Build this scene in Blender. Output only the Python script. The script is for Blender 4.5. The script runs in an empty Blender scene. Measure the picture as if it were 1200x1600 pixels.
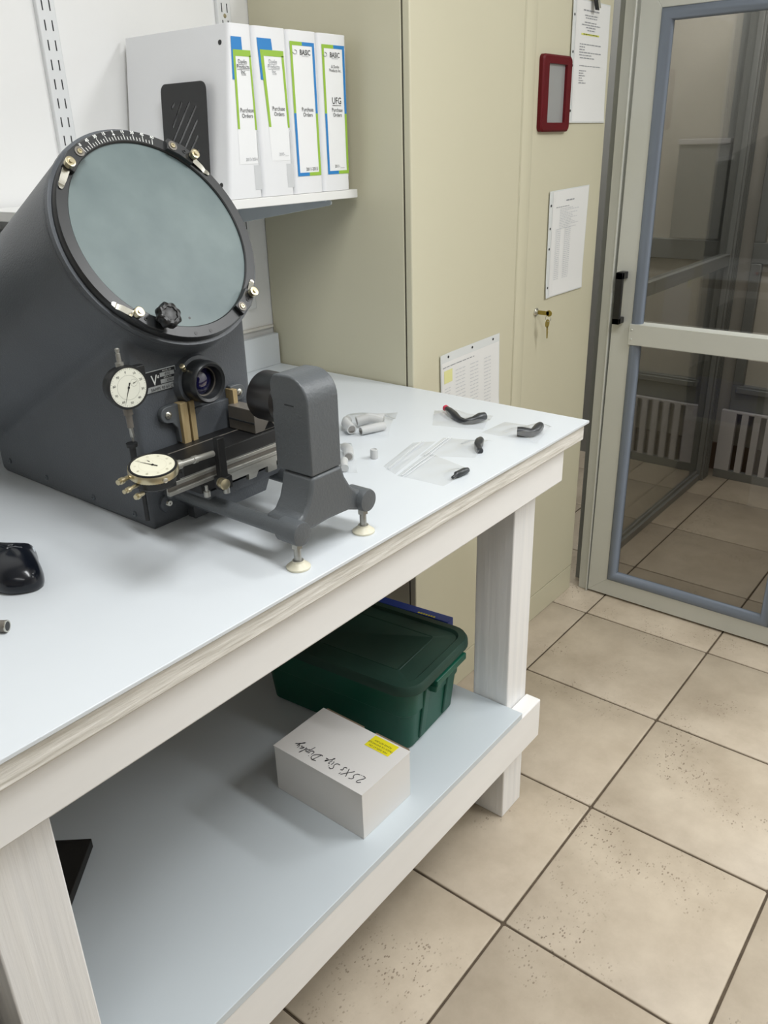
import bpy, bmesh, math, random
from mathutils import Vector, Matrix
random.seed(7)
PI = math.pi
R = math.radians
SC = bpy.context.scene
COL = SC.collection

# ------------------------------------------------------------------ camera
def make_camera():
    a, b, c = 0.6832302, 0.4220064, -0.0283249
    f = Vector((math.cos(b)*math.cos(a), math.cos(b)*math.sin(a), -math.sin(b)))
    rt = f.cross(Vector((0, 0, 1))).normalized()
    up = rt.cross(f)
    r2 = math.cos(c)*rt + math.sin(c)*up
    u2 = -math.sin(c)*rt + math.cos(c)*up
    cd = bpy.data.cameras.new('camera')
    cd.sensor_fit = 'HORIZONTAL'; cd.sensor_width = 36
    cd.lens = 1284.733*36/1200
    cd.clip_start = 0.02
    o = bpy.data.objects.new('camera', cd); COL.objects.link(o)
    M = Matrix((r2, u2, -f)).transposed().to_4x4()
    M.translation = Vector((-1.06606, -0.58212, 1.47069))
    o.matrix_world = M
    SC.camera = o
make_camera()

# ------------------------------------------------------------------ light
W = bpy.data.worlds.new('world'); SC.world = W; W.use_nodes = True
W.node_tree.nodes['Background'].inputs[0].default_value = (0.9, 0.95, 1, 1)
W.node_tree.nodes['Background'].inputs[1].default_value = 0.25
LIGHTS = [  # x, y, z, length x, length y, watts
    (-0.45, -0.45, 2.56, 0.30, 1.2, 19),
    (-2.0, -1.1, 2.56, 0.30, 1.2, 5),
    (0.85, -1.25, 2.56, 0.30, 1.2, 26),
    (2.75, -1.7, 2.56, 0.30, 1.2, 46),
    (2.05, 0.55, 2.56, 0.2, 1.0, 21),  # unseen lamp added to brighten the room behind the glass door
]
for (x, y, z, lx, ly, w) in LIGHTS:
    ld = bpy.data.lights.new('tube_light', 'AREA'); ld.shape = 'RECTANGLE'
    ld.size = lx; ld.size_y = ly; ld.energy = w; ld.color = (0.97, 0.99, 1.0)
    lo = bpy.data.objects.new('tube_light', ld); COL.objects.link(lo); lo.location = (x, y, z)
SC.view_settings.view_transform = 'Standard'
SC.view_settings.look = 'None'
SC.view_settings.gamma = 1
SC.view_settings.use_curve_mapping = False
SC.view_settings.exposure = 0.22

# ------------------------------------------------------------------ materials
def lin(c):
    return tuple(((v/255)/12.92 if v/255 <= 0.04045 else ((v/255+0.055)/1.055)**2.4) for v in c)
def mat(name, rgb, rough=0.5, metal=0.0, spec=0.5, var=0.0, scale=8, stretch=(1, 1, 1), bump=0.0, bscale=None,
        rgb2=None, coat=0.0, emit=0.0, detail=4):
    m = bpy.data.materials.new(name); m.use_nodes = True
    nt = m.node_tree; N = nt.nodes; L = nt.links
    b = N['Principled BSDF']
    c = lin(rgb)
    b.inputs['Base Color'].default_value = (*c, 1)
    b.inputs['Roughness'].default_value = rough
    b.inputs['Metallic'].default_value = metal
    b.inputs['Specular IOR Level'].default_value = spec
    if coat: b.inputs['Coat Weight'].default_value = coat; b.inputs['Coat Roughness'].default_value = 0.08
    if emit:
        b.inputs['Emission Color'].default_value = (*c, 1); b.inputs['Emission Strength'].default_value = emit
    if var or rgb2 or bump:
        tc = N.new('ShaderNodeTexCoord'); mp = N.new('ShaderNodeMapping')
        L.new(tc.outputs['Object'], mp.inputs[0]); mp.inputs['Scale'].default_value = stretch
    if var or rgb2:
        ns = N.new('ShaderNodeTexNoise'); ns.inputs['Scale'].default_value = scale; ns.inputs['Detail'].default_value = detail
        L.new(mp.outputs[0], ns.inputs['Vector'])
        cr = N.new('ShaderNodeValToRGB')
        cr.color_ramp.elements[0].position = 0.3; cr.color_ramp.elements[1].position = 0.7
        if rgb2: c2 = lin(rgb2); c1 = c
        else: c1 = tuple(v*(1-var) for v in c); c2 = tuple(min(1, v*(1+var)) for v in c)
        cr.color_ramp.elements[0].color = (*c1, 1); cr.color_ramp.elements[1].color = (*c2, 1)
        L.new(ns.outputs['Fac'], cr.inputs[0]); L.new(cr.outputs[0], b.inputs['Base Color'])
    if bump:
        n2 = N.new('ShaderNodeTexNoise'); n2.inputs['Scale'].default_value = bscale or scale; n2.inputs['Detail'].default_value = 5
        L.new(mp.outputs[0], n2.inputs['Vector'])
        bp = N.new('ShaderNodeBump'); bp.inputs['Strength'].default_value = bump; bp.inputs['Distance'].default_value = 0.002
        L.new(n2.outputs['Fac'], bp.inputs['Height']); L.new(bp.outputs[0], b.inputs['Normal'])
    return m

def glass_mat(name, tint, gloss=1.0, rough=0.02, haze=0.0, hazecol=(200, 205, 205)):
    m = bpy.data.materials.new(name); m.use_nodes = True
    nt = m.node_tree; N = nt.nodes; L = nt.links
    for n in list(N): N.remove(n)
    out = N.new('ShaderNodeOutputMaterial'); tr = N.new('ShaderNodeBsdfTransparent'); gl = N.new('ShaderNodeBsdfGlossy')
    tr.inputs[0].default_value = (*tint, 1); gl.inputs['Roughness'].default_value = rough
    fr = N.new('ShaderNodeLayerWeight'); fr.inputs[0].default_value = 0.5
    pw = N.new('ShaderNodeMath'); pw.operation = 'POWER'; pw.inputs[1].default_value = 4.5; L.new(fr.outputs['Facing'], pw.inputs[0])
    mul = N.new('ShaderNodeMath'); mul.operation = 'MULTIPLY_ADD'; mul.inputs[1].default_value = 0.9*min(1, gloss); mul.inputs[2].default_value = 0.04*gloss; mul.use_clamp = True
    L.new(pw.outputs[0], mul.inputs[0])
    mx = N.new('ShaderNodeMixShader'); L.new(mul.outputs[0], mx.inputs[0])
    base = tr
    if haze:
        df = N.new('ShaderNodeBsdfDiffuse'); df.inputs[0].default_value = (*lin(hazecol), 1)
        m2 = N.new('ShaderNodeMixShader'); m2.inputs[0].default_value = haze
        L.new(tr.outputs[0], m2.inputs[1]); L.new(df.outputs[0], m2.inputs[2]); base = m2
    L.new(base.outputs[0], mx.inputs[1]); L.new(gl.outputs[0], mx.inputs[2]); L.new(mx.outputs[0], out.inputs[0])
    return m

def tile_mat():
    m = bpy.data.materials.new('travertine_tile'); m.use_nodes = True
    nt = m.node_tree; N = nt.nodes; L = nt.links; b = N['Principled BSDF']
    b.inputs['Roughness'].default_value = 0.42; b.inputs['Specular IOR Level'].default_value = 0.35
    g = N.new('ShaderNodeNewGeometry'); oi = N.new('ShaderNodeObjectInfo')
    n1 = N.new('ShaderNodeTexNoise'); n1.inputs['Scale'].default_value = 5; n1.inputs['Detail'].default_value = 6; n1.inputs['Roughness'].default_value = 0.65
    L.new(g.outputs['Position'], n1.inputs['Vector'])
    cr = N.new('ShaderNodeValToRGB'); e = cr.color_ramp.elements
    e[0].position = 0.28; e[0].color = (*lin((169, 155, 136)), 1); e[1].position = 0.68; e[1].color = (*lin((198, 185, 166)), 1)
    L.new(n1.outputs['Fac'], cr.inputs[0])
    # pits: small voronoi dots gathered in patches
    mp = N.new('ShaderNodeMapping'); mp.inputs['Scale'].default_value = (1.0, 1.6, 1); mp.inputs['Rotation'].default_value = (0, 0, 0.4)
    L.new(g.outputs['Position'], mp.inputs[0])
    vo = N.new('ShaderNodeTexVoronoi'); vo.inputs['Scale'].default_value = 105; L.new(mp.outputs[0], vo.inputs['Vector'])
    lt = N.new('ShaderNodeMath'); lt.operation = 'LESS_THAN'; lt.inputs[1].default_value = 0.31; L.new(vo.outputs['Distance'], lt.inputs[0])
    n2 = N.new('ShaderNodeTexNoise'); n2.inputs['Scale'].default_value = 4.3; n2.inputs['Detail'].default_value = 3; L.new(g.outputs['Position'], n2.inputs['Vector'])
    gt = N.new('ShaderNodeMapRange'); gt.inputs['From Min'].default_value = 0.52; gt.inputs['From Max'].default_value = 0.63; L.new(n2.outputs['Fac'], gt.inputs['Value'])
    n3 = N.new('ShaderNodeTexNoise'); n3.inputs['Scale'].default_value = 60; L.new(g.outputs['Position'], n3.inputs['Vector'])
    g3 = N.new('ShaderNodeMapRange'); g3.inputs['From Min'].default_value = 0.48; g3.inputs['From Max'].default_value = 0.56; L.new(n3.outputs['Fac'], g3.inputs['Value'])
    m1 = N.new('ShaderNodeMath'); m1.operation = 'MULTIPLY'; L.new(lt.outputs[0], m1.inputs[0]); L.new(gt.outputs[0], m1.inputs[1])
    m2 = N.new('ShaderNodeMath'); m2.operation = 'MULTIPLY'; L.new(m1.outputs[0], m2.inputs[0]); L.new(g3.outputs[0], m2.inputs[1])
    mk = N.new('ShaderNodeMath'); mk.operation = 'MULTIPLY'; mk.inputs[1].default_value = 0.7; L.new(m2.outputs[0], mk.inputs[0])
    mx = N.new('ShaderNodeMix'); mx.data_type = 'RGBA'; L.new(mk.outputs[0], mx.inputs[0]); L.new(cr.outputs[0], mx.inputs[6])
    mx.inputs[7].default_value = (*lin((112, 96, 80)), 1)
    hs = N.new('ShaderNodeHueSaturation'); L.new(mx.outputs[2], hs.inputs['Color'])
    mr = N.new('ShaderNodeMapRange'); mr.inputs['To Min'].default_value = 0.97; mr.inputs['To Max'].default_value = 1.03
    L.new(oi.outputs['Random'], mr.inputs['Value']); L.new(mr.outputs[0], hs.inputs['Value'])
    L.new(hs.outputs[0], b.inputs['Base Color'])
    bp = N.new('ShaderNodeBump'); bp.inputs['Strength'].default_value = 0.5; bp.inputs['Distance'].default_value = 0.0012; bp.invert = True
    ad = N.new('ShaderNodeMath'); ad.operation = 'ADD'; L.new(m2.outputs[0], ad.inputs[0])
    sc = N.new('ShaderNodeMath'); sc.operation = 'MULTIPLY'; sc.inputs[1].default_value = 0.35; L.new(n1.outputs['Fac'], sc.inputs[0]); L.new(sc.outputs[0], ad.inputs[1])
    L.new(ad.outputs[0], bp.inputs['Height']); L.new(bp.outputs[0], b.inputs['Normal'])
    return m

M = {}
M['tile'] = tile_mat()
M['grout'] = mat('grout', (84, 72, 58), 0.9, var=0.25, scale=40, bump=0.5)
M['wall'] = mat('painted_wall', (237, 237, 236), 0.8, bump=0.08, bscale=60)
M['backwall'] = mat('far_room_wall', (198, 193, 182), 0.8, var=0.04, scale=3)
M['ceiling'] = mat('ceiling_paint', (238, 238, 234), 0.9)
M['laminate'] = mat('white_laminate', (214, 219, 223), 0.33, var=0.018, scale=5, spec=0.4)
M['rawply'] = mat('raw_plywood_underside', (120, 98, 74), 0.8, var=0.1, scale=6, stretch=(0.4, 4, 4))
M['shelflam'] = mat('shelf_laminate', (202, 210, 215), 0.38, var=0.02, scale=4, spec=0.4)
M['edge'] = mat('worn_plywood_edge', (206, 202, 192), 0.7, rgb2=(236, 233, 226), scale=22, stretch=(0.6, 6, 7), bump=0.9, bscale=30, detail=8)
M['paint'] = mat('white_painted_wood', (239, 238, 236), 0.42, var=0.025, scale=6, stretch=(0.5, 3, 3), bump=0.25, bscale=16)
M['paintv'] = mat('white_painted_post', (229, 229, 229), 0.42, rgb2=(240, 239, 237), scale=60, stretch=(1, 1, 0.035), bump=0.9, bscale=70)
M['whiteboard'] = mat('white_shelf_board', (236, 236, 234), 0.45)
M['steelwhite'] = mat('white_enamel_steel', (224, 226, 227), 0.35)
M['bracket'] = mat('grey_blue_enamel', (190, 197, 202), 0.4)
M['dark'] = mat('dark_slot', (45, 47, 50), 0.7)
M['cab'] = mat('beige_enamel', (205, 200, 175), 0.42, var=0.015, scale=2, bump=0.06, bscale=300)
M['cabdark'] = mat('cabinet_seam', (70, 66, 52), 0.7)
M['alu'] = mat('satin_aluminium', (198, 199, 191), 0.42, metal=0.12, var=0.02, scale=4, bump=0.05, bscale=200)
M['alugrey'] = mat('grey_aluminium', (140, 142, 140), 0.45, metal=0.3)
M['jambgrey'] = mat('mid_grey_panel', (128, 127, 122), 0.6)  # even mid grey of the far room trim
M['bead'] = mat('blue_grey_gasket', (116, 125, 138), 0.5, var=0.03, scale=10)
M['black'] = mat('black_plastic', (18, 18, 19), 0.35)
M['blackmetal'] = mat('black_metal', (26, 27, 28), 0.45, var=0.1, scale=30)
M['glass'] = glass_mat('door_glass', (0.74, 0.73, 0.71), 1.0)
M['glass2'] = glass_mat('partition_glass', (0.86, 0.86, 0.85), 2.2)
M['bag'] = glass_mat('clear_bag_film', (0.985, 0.985, 0.985), 1.0, 0.12, haze=0.10, hazecol=(238, 240, 242))
M['seal'] = glass_mat('bag_zip', (0.95, 0.95, 0.95), 1.0, 0.2, haze=0.6, hazecol=(240, 242, 243))
M['brown'] = mat('brown_baseboard_tile', (112, 88, 72), 0.5, var=0.08, scale=6)
M['louvre'] = mat('pale_slat', (205, 202, 204), 0.5)
M['body'] = mat('dark_grey_crackle_enamel', (82, 86, 91), 0.42, spec=0.5, var=0.06, scale=12, bump=0.30, bscale=420)
M['lamp'] = mat('grey_hammer_enamel', (88, 92, 95), 0.38, spec=0.5, bump=0.30, bscale=260)
M['ring'] = mat('black_dial_ring', (30, 32, 34), 0.36, spec=0.6, var=0.12, scale=20)
M['screen'] = mat('ground_glass_screen', (80, 95, 97), 0.42, rgb2=(112, 126, 125), scale=8, spec=0.5, detail=8)
M['white'] = mat('white_print', (228, 230, 226), 0.6)
M['brass'] = mat('aged_brass', (200, 190, 160), 0.28, metal=0.9)
M['keybrass'] = mat('yellow_key_brass', (150, 132, 58), 0.35, metal=0.4)
M['nickel'] = mat('nickel', (200, 198, 188), 0.25, metal=0.9)
M['steel'] = mat('ground_steel', (165, 164, 158), 0.35, metal=0.7, var=0.08, scale=30, stretch=(1, 8, 8))
M['steeld'] = mat('dull_dark_steel', (122, 117, 110), 0.45, metal=0.4, var=0.12, scale=20)
M['bronze'] = mat('bronze_way', (168, 146, 104), 0.5, metal=0.3, rgb2=(184, 165, 126), scale=50, stretch=(3, 3, 0.6))
M['blk'] = mat('stage_black', (20, 20, 21), 0.5, var=0.2, scale=20)
M['dial'] = mat('cream_dial_face', (224, 221, 200), 0.4)
M['dialw'] = mat('off_white_dial_face', (222, 222, 208), 0.4)
M['dialprint'] = mat('faded_dial_print', (190, 186, 165), 0.6)
M['print'] = mat('black_print', (38, 38, 40), 0.6)
M['greyprint'] = mat('grey_print', (150, 152, 156), 0.7)
M['lightprint'] = mat('pale_grey_print', (204, 206, 208), 0.7)
M['plateblack'] = mat('nameplate_black', (28, 30, 34), 0.4)
M['platesilver'] = mat('nameplate_silver', (176, 180, 180), 0.4, metal=0.4)
M['cond'] = mat('condenser_black', (32, 30, 31), 0.3, spec=0.6)
M['lensglass'] = mat('coated_lens_glass', (18, 16, 60), 0.04, spec=1.0, coat=1.0)
M['foot'] = mat('ivory_plastic', (216, 211, 190), 0.4)
M['paper'] = mat('paper', (231, 231, 229), 0.55)
M['sleeve'] = mat('sheet_protector', (224, 227, 226), 0.25)
M['yellow'] = mat('yellow_label', (238, 226, 30), 0.6)
M['paleyellow'] = mat('pale_yellow_note', (226, 224, 160), 0.6)
M['hilite'] = mat('highlighter_yellow', (220, 222, 110), 0.6)
M['red'] = mat('dark_red_plastic', (92, 8, 18), 0.5, spec=0.25, var=0.1, scale=20)
M['mirror'] = mat('mirror_glass', (182, 184, 184), 0.3, metal=0.45)
M['binder'] = mat('white_vinyl', (232, 233, 235), 0.4, spec=0.45)
M['pages'] = mat('page_stack', (222, 220, 212), 0.8, var=0.1, scale=300, stretch=(1, 0.02, 0.02))
M['lblue'] = mat('label_blue', (40, 128, 196), 0.5)
M['lgreen'] = mat('label_green', (150, 190, 64), 0.5)
M['lpaper'] = mat('label_paper', (238, 239, 240), 0.5)
M['lgrey'] = mat('label_grey', (204, 206, 208), 0.5)
M['bin'] = mat('dark_green_plastic', (8, 76, 58), 0.42, spec=0.4, var=0.08, scale=10)
M['lid'] = mat('green_lid_plastic', (24, 52, 44), 0.5, spec=0.35, rgb2=(36, 66, 56), scale=7)
M['blue'] = mat('blue_card', (36, 66, 160), 0.45)
M['card'] = mat('white_card', (224, 222, 219), 0.6, bump=0.08, bscale=40)
M['kraft'] = mat('brown_cardboard', (128, 110, 90), 0.8)
M['ink'] = mat('marker_ink', (24, 24, 28), 0.6)
M['mouse'] = mat('glossy_blue_black', (9, 14, 24), 0.24, spec=0.4, coat=0.25)
M['mouserub'] = mat('black_rubber', (16, 16, 17), 0.5)
M['component'] = mat('dark_grey_component', (62, 64, 66), 0.35, metal=0.3, var=0.25, scale=60)
M['pale'] = mat('pale_grey_plastic', (196, 197, 196), 0.5)
M['pink'] = mat('pink_red_tip', (205, 60, 84), 0.5)
M['tray'] = mat('matte_black', (20, 18, 16), 0.6)
M['greenbox'] = mat('grey_green_enamel', (98, 104, 100), 0.5)
M['diff'] = mat('lamp_diffuser', (250, 250, 248), 0.6, emit=1.2)
M['shadegrey'] = mat('shade_block_grey', (50, 52, 52), 0.6)  # dark grey of the added block that stands for shade
M['fixture'] = mat('white_fixture', (230, 230, 230), 0.5)
M['screwm'] = mat('painted_screw', (86, 92, 97), 0.35, metal=0.3)

# ------------------------------------------------------------------ helpers
def ORG(p):
    v = Vector((0, 0, 0))
    while p is not None:
        v += p.location; p = p.parent
    return v

class MB:
    def __init__(s): s.bm = bmesh.new()
    def verts(s, vs, fs):
        b = [s.bm.verts.new(v) for v in vs]
        for f in fs:
            try: s.bm.faces.new([b[i] for i in f])
            except ValueError: pass
        return s
    def box(s, x0, x1, y0, y1, z0, z1):
        vs = [(x, y, z) for x in (x0, x1) for y in (y0, y1) for z in (z0, z1)]
        return s.verts(vs, [(0, 1, 3, 2), (4, 6, 7, 5), (0, 4, 5, 1), (2, 3, 7, 6), (0, 2, 6, 4), (1, 5, 7, 3)])
    def prism(s, pts, ext):
        n = len(pts); e = Vector(ext)
        vs = [Vector(p) for p in pts] + [Vector(p)+e for p in pts]
        return s.verts(vs, [tuple(range(n))[::-1], tuple(range(n, 2*n))] + [(i, (i+1) % n, n+(i+1) % n, n+i) for i in range(n)])
    def rings(s, rs, cap0=True, cap1=True, closed=True):
        n = len(rs[0]); base = []
        for r in rs: base.append([s.bm.verts.new(p) for p in r])
        for a, b in zip(base, base[1:]):
            for i in range(n if closed else n-1):
                s.bm.faces.new((a[i], a[(i+1) % n], b[(i+1) % n], b[i]))
        if cap0: s.bm.faces.new(base[0][::-1])
        if cap1: s.bm.faces.new(base[-1])
        return s
    def lathe(s, c, axis, prof, n=32, caps=True, sq=None):
        """prof: list of (distance along axis, radius)"""
        c = Vector(c); a = Vector(axis).normalized()
        u = a.orthogonal().normalized(); v = a.cross(u)
        rs = []
        for (t, r) in prof:
            rs.append([c + a*t + (u*math.cos(2*PI*k/n) + v*math.sin(2*PI*k/n))*max(r, 1e-5)*(sq(k, n) if sq else 1) for k in range(n)])
        return s.rings(rs, caps, caps)
    def cyl(s, p0, p1, r0, r1=None, n=24):
        p0 = Vector(p0); p1 = Vector(p1); r1 = r0 if r1 is None else r1
        return s.lathe(p0, p1-p0, [(0, r0), ((p1-p0).length, r1)], n)
    def tube(s, pts, r, n=10):
        pts = [Vector(p) for p in pts]; rs = []
        for i, p in enumerate(pts):
            d = (pts[min(i+1, len(pts)-1)] - pts[max(i-1, 0)]).normalized()
            u = d.cross(Vector((0.013, 0.021, 1))).normalized(); v = d.cross(u)
            rr = r[i] if isinstance(r, (list, tuple)) else r
            rs.append([p + (u*math.cos(2*PI*k/n)+v*math.sin(2*PI*k/n))*rr for k in range(n)])
        return s.rings(rs)
    def xf(s, Mx): s.bm.transform(Mx); return s

def obj(name, mb, m, parent=None, bevel=0.0, seg=2, smooth=True, kind=None, label=None, ang=35):
    bm = mb.bm if isinstance(mb, MB) else mb
    bmesh.ops.recalc_face_normals(bm, faces=bm.faces)
    me = bpy.data.meshes.new(name)
    o = ORG(parent)
    if o.length: bm.transform(Matrix.Translation(-o))
    bm.to_mesh(me); bm.free()
    me.materials.append(M[m] if isinstance(m, str) else m)
    if smooth:
        me.polygons.foreach_set('use_smooth', [True]*len(me.polygons))
        try: me.set_sharp_from_angle(angle=R(ang))
        except Exception: pass
    ob = bpy.data.objects.new(name, me); COL.objects.link(ob)
    if parent is not None: ob.parent = parent
    if bevel:
        b = ob.modifiers.new('bevel', 'BEVEL'); b.width = bevel; b.segments = seg; b.limit_method = 'ANGLE'; b.angle_limit = R(30)
        b.harden_normals = False
    if kind: ob['kind'] = kind
    if label: ob['label'] = label
    return ob

def thing(name, label, cat, loc, group=None, kind=None):
    o = bpy.data.objects.new(name, None); COL.objects.link(o); o.location = loc
    o.empty_display_size = 0.05
    if label: o['label'] = label
    if cat: o['category'] = cat
    if group: o['group'] = group
    if kind: o['kind'] = kind
    return o
def tag(o, label, cat, group=None):
    o['label'] = label; o['category'] = cat
    if group: o['group'] = group
    return o

def text_bm(body, size, ax, bx, origin, align='CENTER', bold=0.0, sx=1.0, underline=False, spacing=1.0):
    """flat lettering: ax = baseline direction, bx = letter-up direction"""
    cu = bpy.data.curves.new('t', 'FONT'); cu.body = body; cu.size = size; cu.align_x = align
    cu.offset = bold; cu.space_character = spacing; cu.resolution_u = 2
    to = bpy.data.objects.new('t', cu); COL.objects.link(to)
    dg = bpy.context.evaluated_depsgraph_get(); dg.update()
    me = bpy.data.meshes.new_from_object(to.evaluated_get(dg))
    bm = bmesh.new(); bm.from_mesh(me)
    if underline and bm.verts:
        xs = [v.co.x for v in bm.verts]; x0, x1 = min(xs), max(xs); y = -size*0.14; t = size*0.05
        vs = [bm.verts.new(p) for p in ((x0, y-t, 0), (x1, y-t, 0), (x1, y, 0), (x0, y, 0))]; bm.faces.new(vs)
    bpy.data.objects.remove(to); bpy.data.meshes.remove(me); bpy.data.curves.remove(cu)
    ax = Vector(ax).normalized(); bx = Vector(bx).normalized(); n = ax.cross(bx)
    Mx = Matrix((ax*sx, bx, n)).transposed().to_4x4(); Mx.translation = Vector(origin)
    bm.transform(Mx)
    return bm
def join_bm(bms):
    out = bmesh.new()
    for b in bms:
        me = bpy.data.meshes.new('j'); b.to_mesh(me); b.free(); out.from_mesh(me); bpy.data.meshes.remove(me)
    return out
def flat(name, bm, m, parent, label=None):
    me = bpy.data.meshes.new(name); o = ORG(parent)
    bm.transform(Matrix.Translation(-o)); bm.to_mesh(me); bm.free(); me.materials.append(M[m])
    ob = bpy.data.objects.new(name, me); COL.objects.link(ob); ob.parent = parent
    if name in ('lettering', 'vernier_scale'): ob['kind'] = 'stuff'
    if label: ob['label'] = label
    return ob
def quad_bm(quads):
    bm = bmesh.new()
    for q in quads: bm.faces.new([bm.verts.new(p) for p in q])
    return bm

def rrect(cx, cy, w, d, r, z, n=6):
    pts = []
    for (sx, sy, a0) in ((1, 1, 0), (-1, 1, 90), (-1, -1, 180), (1, -1, 270)):
        for k in range(n+1):
            a = R(a0 + 90*k/n)
            pts.append(Vector((cx+sx*(w/2-r)+r*math.cos(a), cy+sy*(d/2-r)+r*math.sin(a), z)))
    return pts

def apply_mods(ob):
    dg = bpy.context.evaluated_depsgraph_get(); dg.update()
    me = bpy.data.meshes.new_from_object(ob.evaluated_get(dg))
    ob.modifiers.clear(); old = ob.data; ob.data = me; bpy.data.meshes.remove(old)
    return ob

T = 0.4064
TZ = 0.9526
WY = 0.983
# ------------------------------------------------------------------ room
def structure(name, mb, m, **k):
    return obj(name, mb, m, kind='structure', **k)
fl = structure('floor', MB().box(-3.3, 4.5, -3.3, 2.6, -0.06, -0.0035), 'grout', smooth=False)
tb = MB()
h = T/2 - 0.0028
tb.rings([rrect(0, 0, 2*h, 2*h, 0.003, -0.0035, 1), rrect(0, 0, 2*h, 2*h, 0.003, -0.0012, 1), rrect(0, 0, 2*h-0.003, 2*h-0.003, 0.003, 0, 1)], True, True)
tile0 = obj('tile', tb, 'tile', fl, ang=80)
tile0.location = (T/2, T/2, 0)
for i in range(-5, 7):
    for j in range(-5, 4):
        if (i, j) == (0, 0): continue
        t = tile0.copy(); COL.objects.link(t); t.parent = fl
        t.location = ((i+0.5)*T, (j+0.5)*T, random.uniform(-0.0005, 0.0002))
        t.rotation_euler = (0, 0, random.choice((0, PI/2, PI)) + random.uniform(-0.002, 0.002))
structure('wall_back', MB().box(-3.2, 1.40, WY, WY+0.1, 0, 2.6), 'wall', smooth=False)
structure('wall_left', MB().box(-3.3, -3.2, -3.2, WY+0.1, 0, 2.6), 'backwall', smooth=False)
structure('wall_front', MB().box(-3.2, 4.5, -3.3, -3.2, 0, 2.6), 'wall', smooth=False)
structure('wall_right', MB().box(4.4, 4.5, -3.3, -0.40, 0, 2.6), 'wall', smooth=False)
structure('wall_far', MB().box(2.80, 2.90, -0.48, 2.3, 0, 2.6), 'backwall', smooth=False)
structure('wall_far_left', MB().box(1.40, 2.80, 2.1, 2.2, 0, 2.6), 'backwall', smooth=False)
structure('wall_far_right', MB().box(1.36, 4.5, -0.48, -0.40, 0, 2.6), 'backwall', smooth=False)
structure('ceiling', MB().box(-3.3, 4.5, -3.3, 2.3, 2.6, 2.66), 'ceiling', smooth=False)
structure('wall_partition', MB().box(1.365, 1.42, -0.40, 0.98, 1.92, 2.6).box(1.365,1.42,-.40,-.24,0,1.92), 'wall', smooth=False)
structure('trim_6', MB().box(2.66, 2.80, 1.06, 1.40, 0.0, 2.3), 'jambgrey', smooth=False)
structure('baseboard_far', MB().box(2.785, 2.80, -0.4, 2.1, 0, 0.13), 'brown', smooth=False)
for (x, y, z, lx, ly, w) in LIGHTS:
    t = thing('ceiling_light', 'long white ceiling light fixture above the %s' % ('workbench' if x == LIGHTS[0][0] else 'left of the room' if x < -1 else 'open floor by the door' if x < 1 else 'room behind the glass door, added to brighten it' if y > 0 else 'far right of the room'), 'ceiling light', (x, y, 2.6))
    obj('light_housing', MB().box(x-lx/2-.03, x+lx/2+.03, y-ly/2-.03, y+ly/2+.03, 2.575, 2.6), 'fixture', t, bevel=.004)
    obj('diffuser', MB().box(x-lx/2, x+lx/2, y-ly/2, y+ly/2, 2.568, 2.575), 'diff', t)

# lower edge of the wall board behind the bench
structure('trim_1', MB().box(-1.2, 0.418, WY-0.008, WY, 1.045, 1.052), 'edge', bevel=.001)

# ------------------------------------------------------------------ workbench
wb = thing('workbench', 'long white painted wooden workbench with laminate top, carrying the dark grey comparator', 'workbench', (-0.25, 0.53, 0))
obj('laminate_top', MB().box(-0.96, 0.418, 0.088, 0.972, 0.9466, TZ), 'laminate', wb, bevel=.0012, label='smooth white laminate worktop')
obj('edge_board', MB().box(-0.955, 0.412, 0.095, 0.113, 0.912, 0.9464), 'edge', wb, bevel=.003, label='rough worn off-white wooden edge board')
obj('top_panel', MB().box(-0.955, 0.410, 0.1135, 0.968, 0.912, 0.9464), 'rawply', wb)
obj('apron', MB().box(-0.93, 0.368, 0.114, 0.152, 0.832, 0.911), 'paint', wb, bevel=.003)
obj('apron', MB().box(-0.93, 0.368, 0.93, 0.966, 0.832, 0.911), 'paint', wb, bevel=.003)
for (x0, x1) in ((0.2475, 0.3315), (-0.853, -0.765)):
    for (y0, y1) in ((0.1525, 0.2405), (0.842, 0.929)):
        obj('leg', MB().box(x0, x1, y0, y1, 0, 0.9115), 'paintv', wb, bevel=.0025)
obj('shelf', MB().box(-0.93, 0.2465, 0.103, 0.93, 0.311, 0.3265), 'shelflam', wb, bevel=.001, label='pale blue white lower shelf panel') if False else None
sh = MB()
sh.prism([(-0.764, 0.112, .3105), (0.246, 0.112, .3105), (0.246, 0.93, .3105), (-0.764, 0.93, .3105)], (0, 0, 0.0155))
obj('shelf', sh, 'shelflam', wb, bevel=.001, label='pale laminate lower shelf')
obj('shelf_apron', MB().box(-0.858, 0.334, 0.114, 0.1515, 0.208, 0.3095), 'paint', wb, bevel=.003)
obj('shelf_apron', MB().box(-0.858, 0.334, 0.93, 0.966, 0.208, 0.3095), 'paint', wb, bevel=.003)
obj('backsplash', MB().box(-0.96, 0.416, 0.9575, 0.972, TZ, 1.032), 'laminate', wb, bevel=.001)

# ------------------------------------------------------------------ cabinet
cb = thing('storage_cabinet', 'tall beige steel storage cabinet with double doors at the end of the workbench', 'cabinet', (0.88, 0.76, 0))
X0, X1, Y0, Y1 = 0.4215, 1.343, 0.552, 0.981
obj('carcass', MB().box(X0, X1, Y0, Y1, 0.0, 1.83), 'cab', cb, bevel=.002)
obj('door_gap', MB().box(X0+.002, X1-.002, Y0-.0035, Y0, 0.10, 1.82), 'cabdark', cb)
XM = 0.873
def cab_door(x0, x1):
    mb = MB(); z0, z1 = 0.095, 1.825
    mb.box(x0, x1, 0.530, Y0-.0035, z0, z1)
    return mb
obj('door', cab_door(X0, XM-.0015), 'cab', cb, bevel=.0035, seg=3)
d2 = obj('door', cab_door(XM+.0015, X1), 'cab', cb, bevel=.0035, seg=3)
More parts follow.
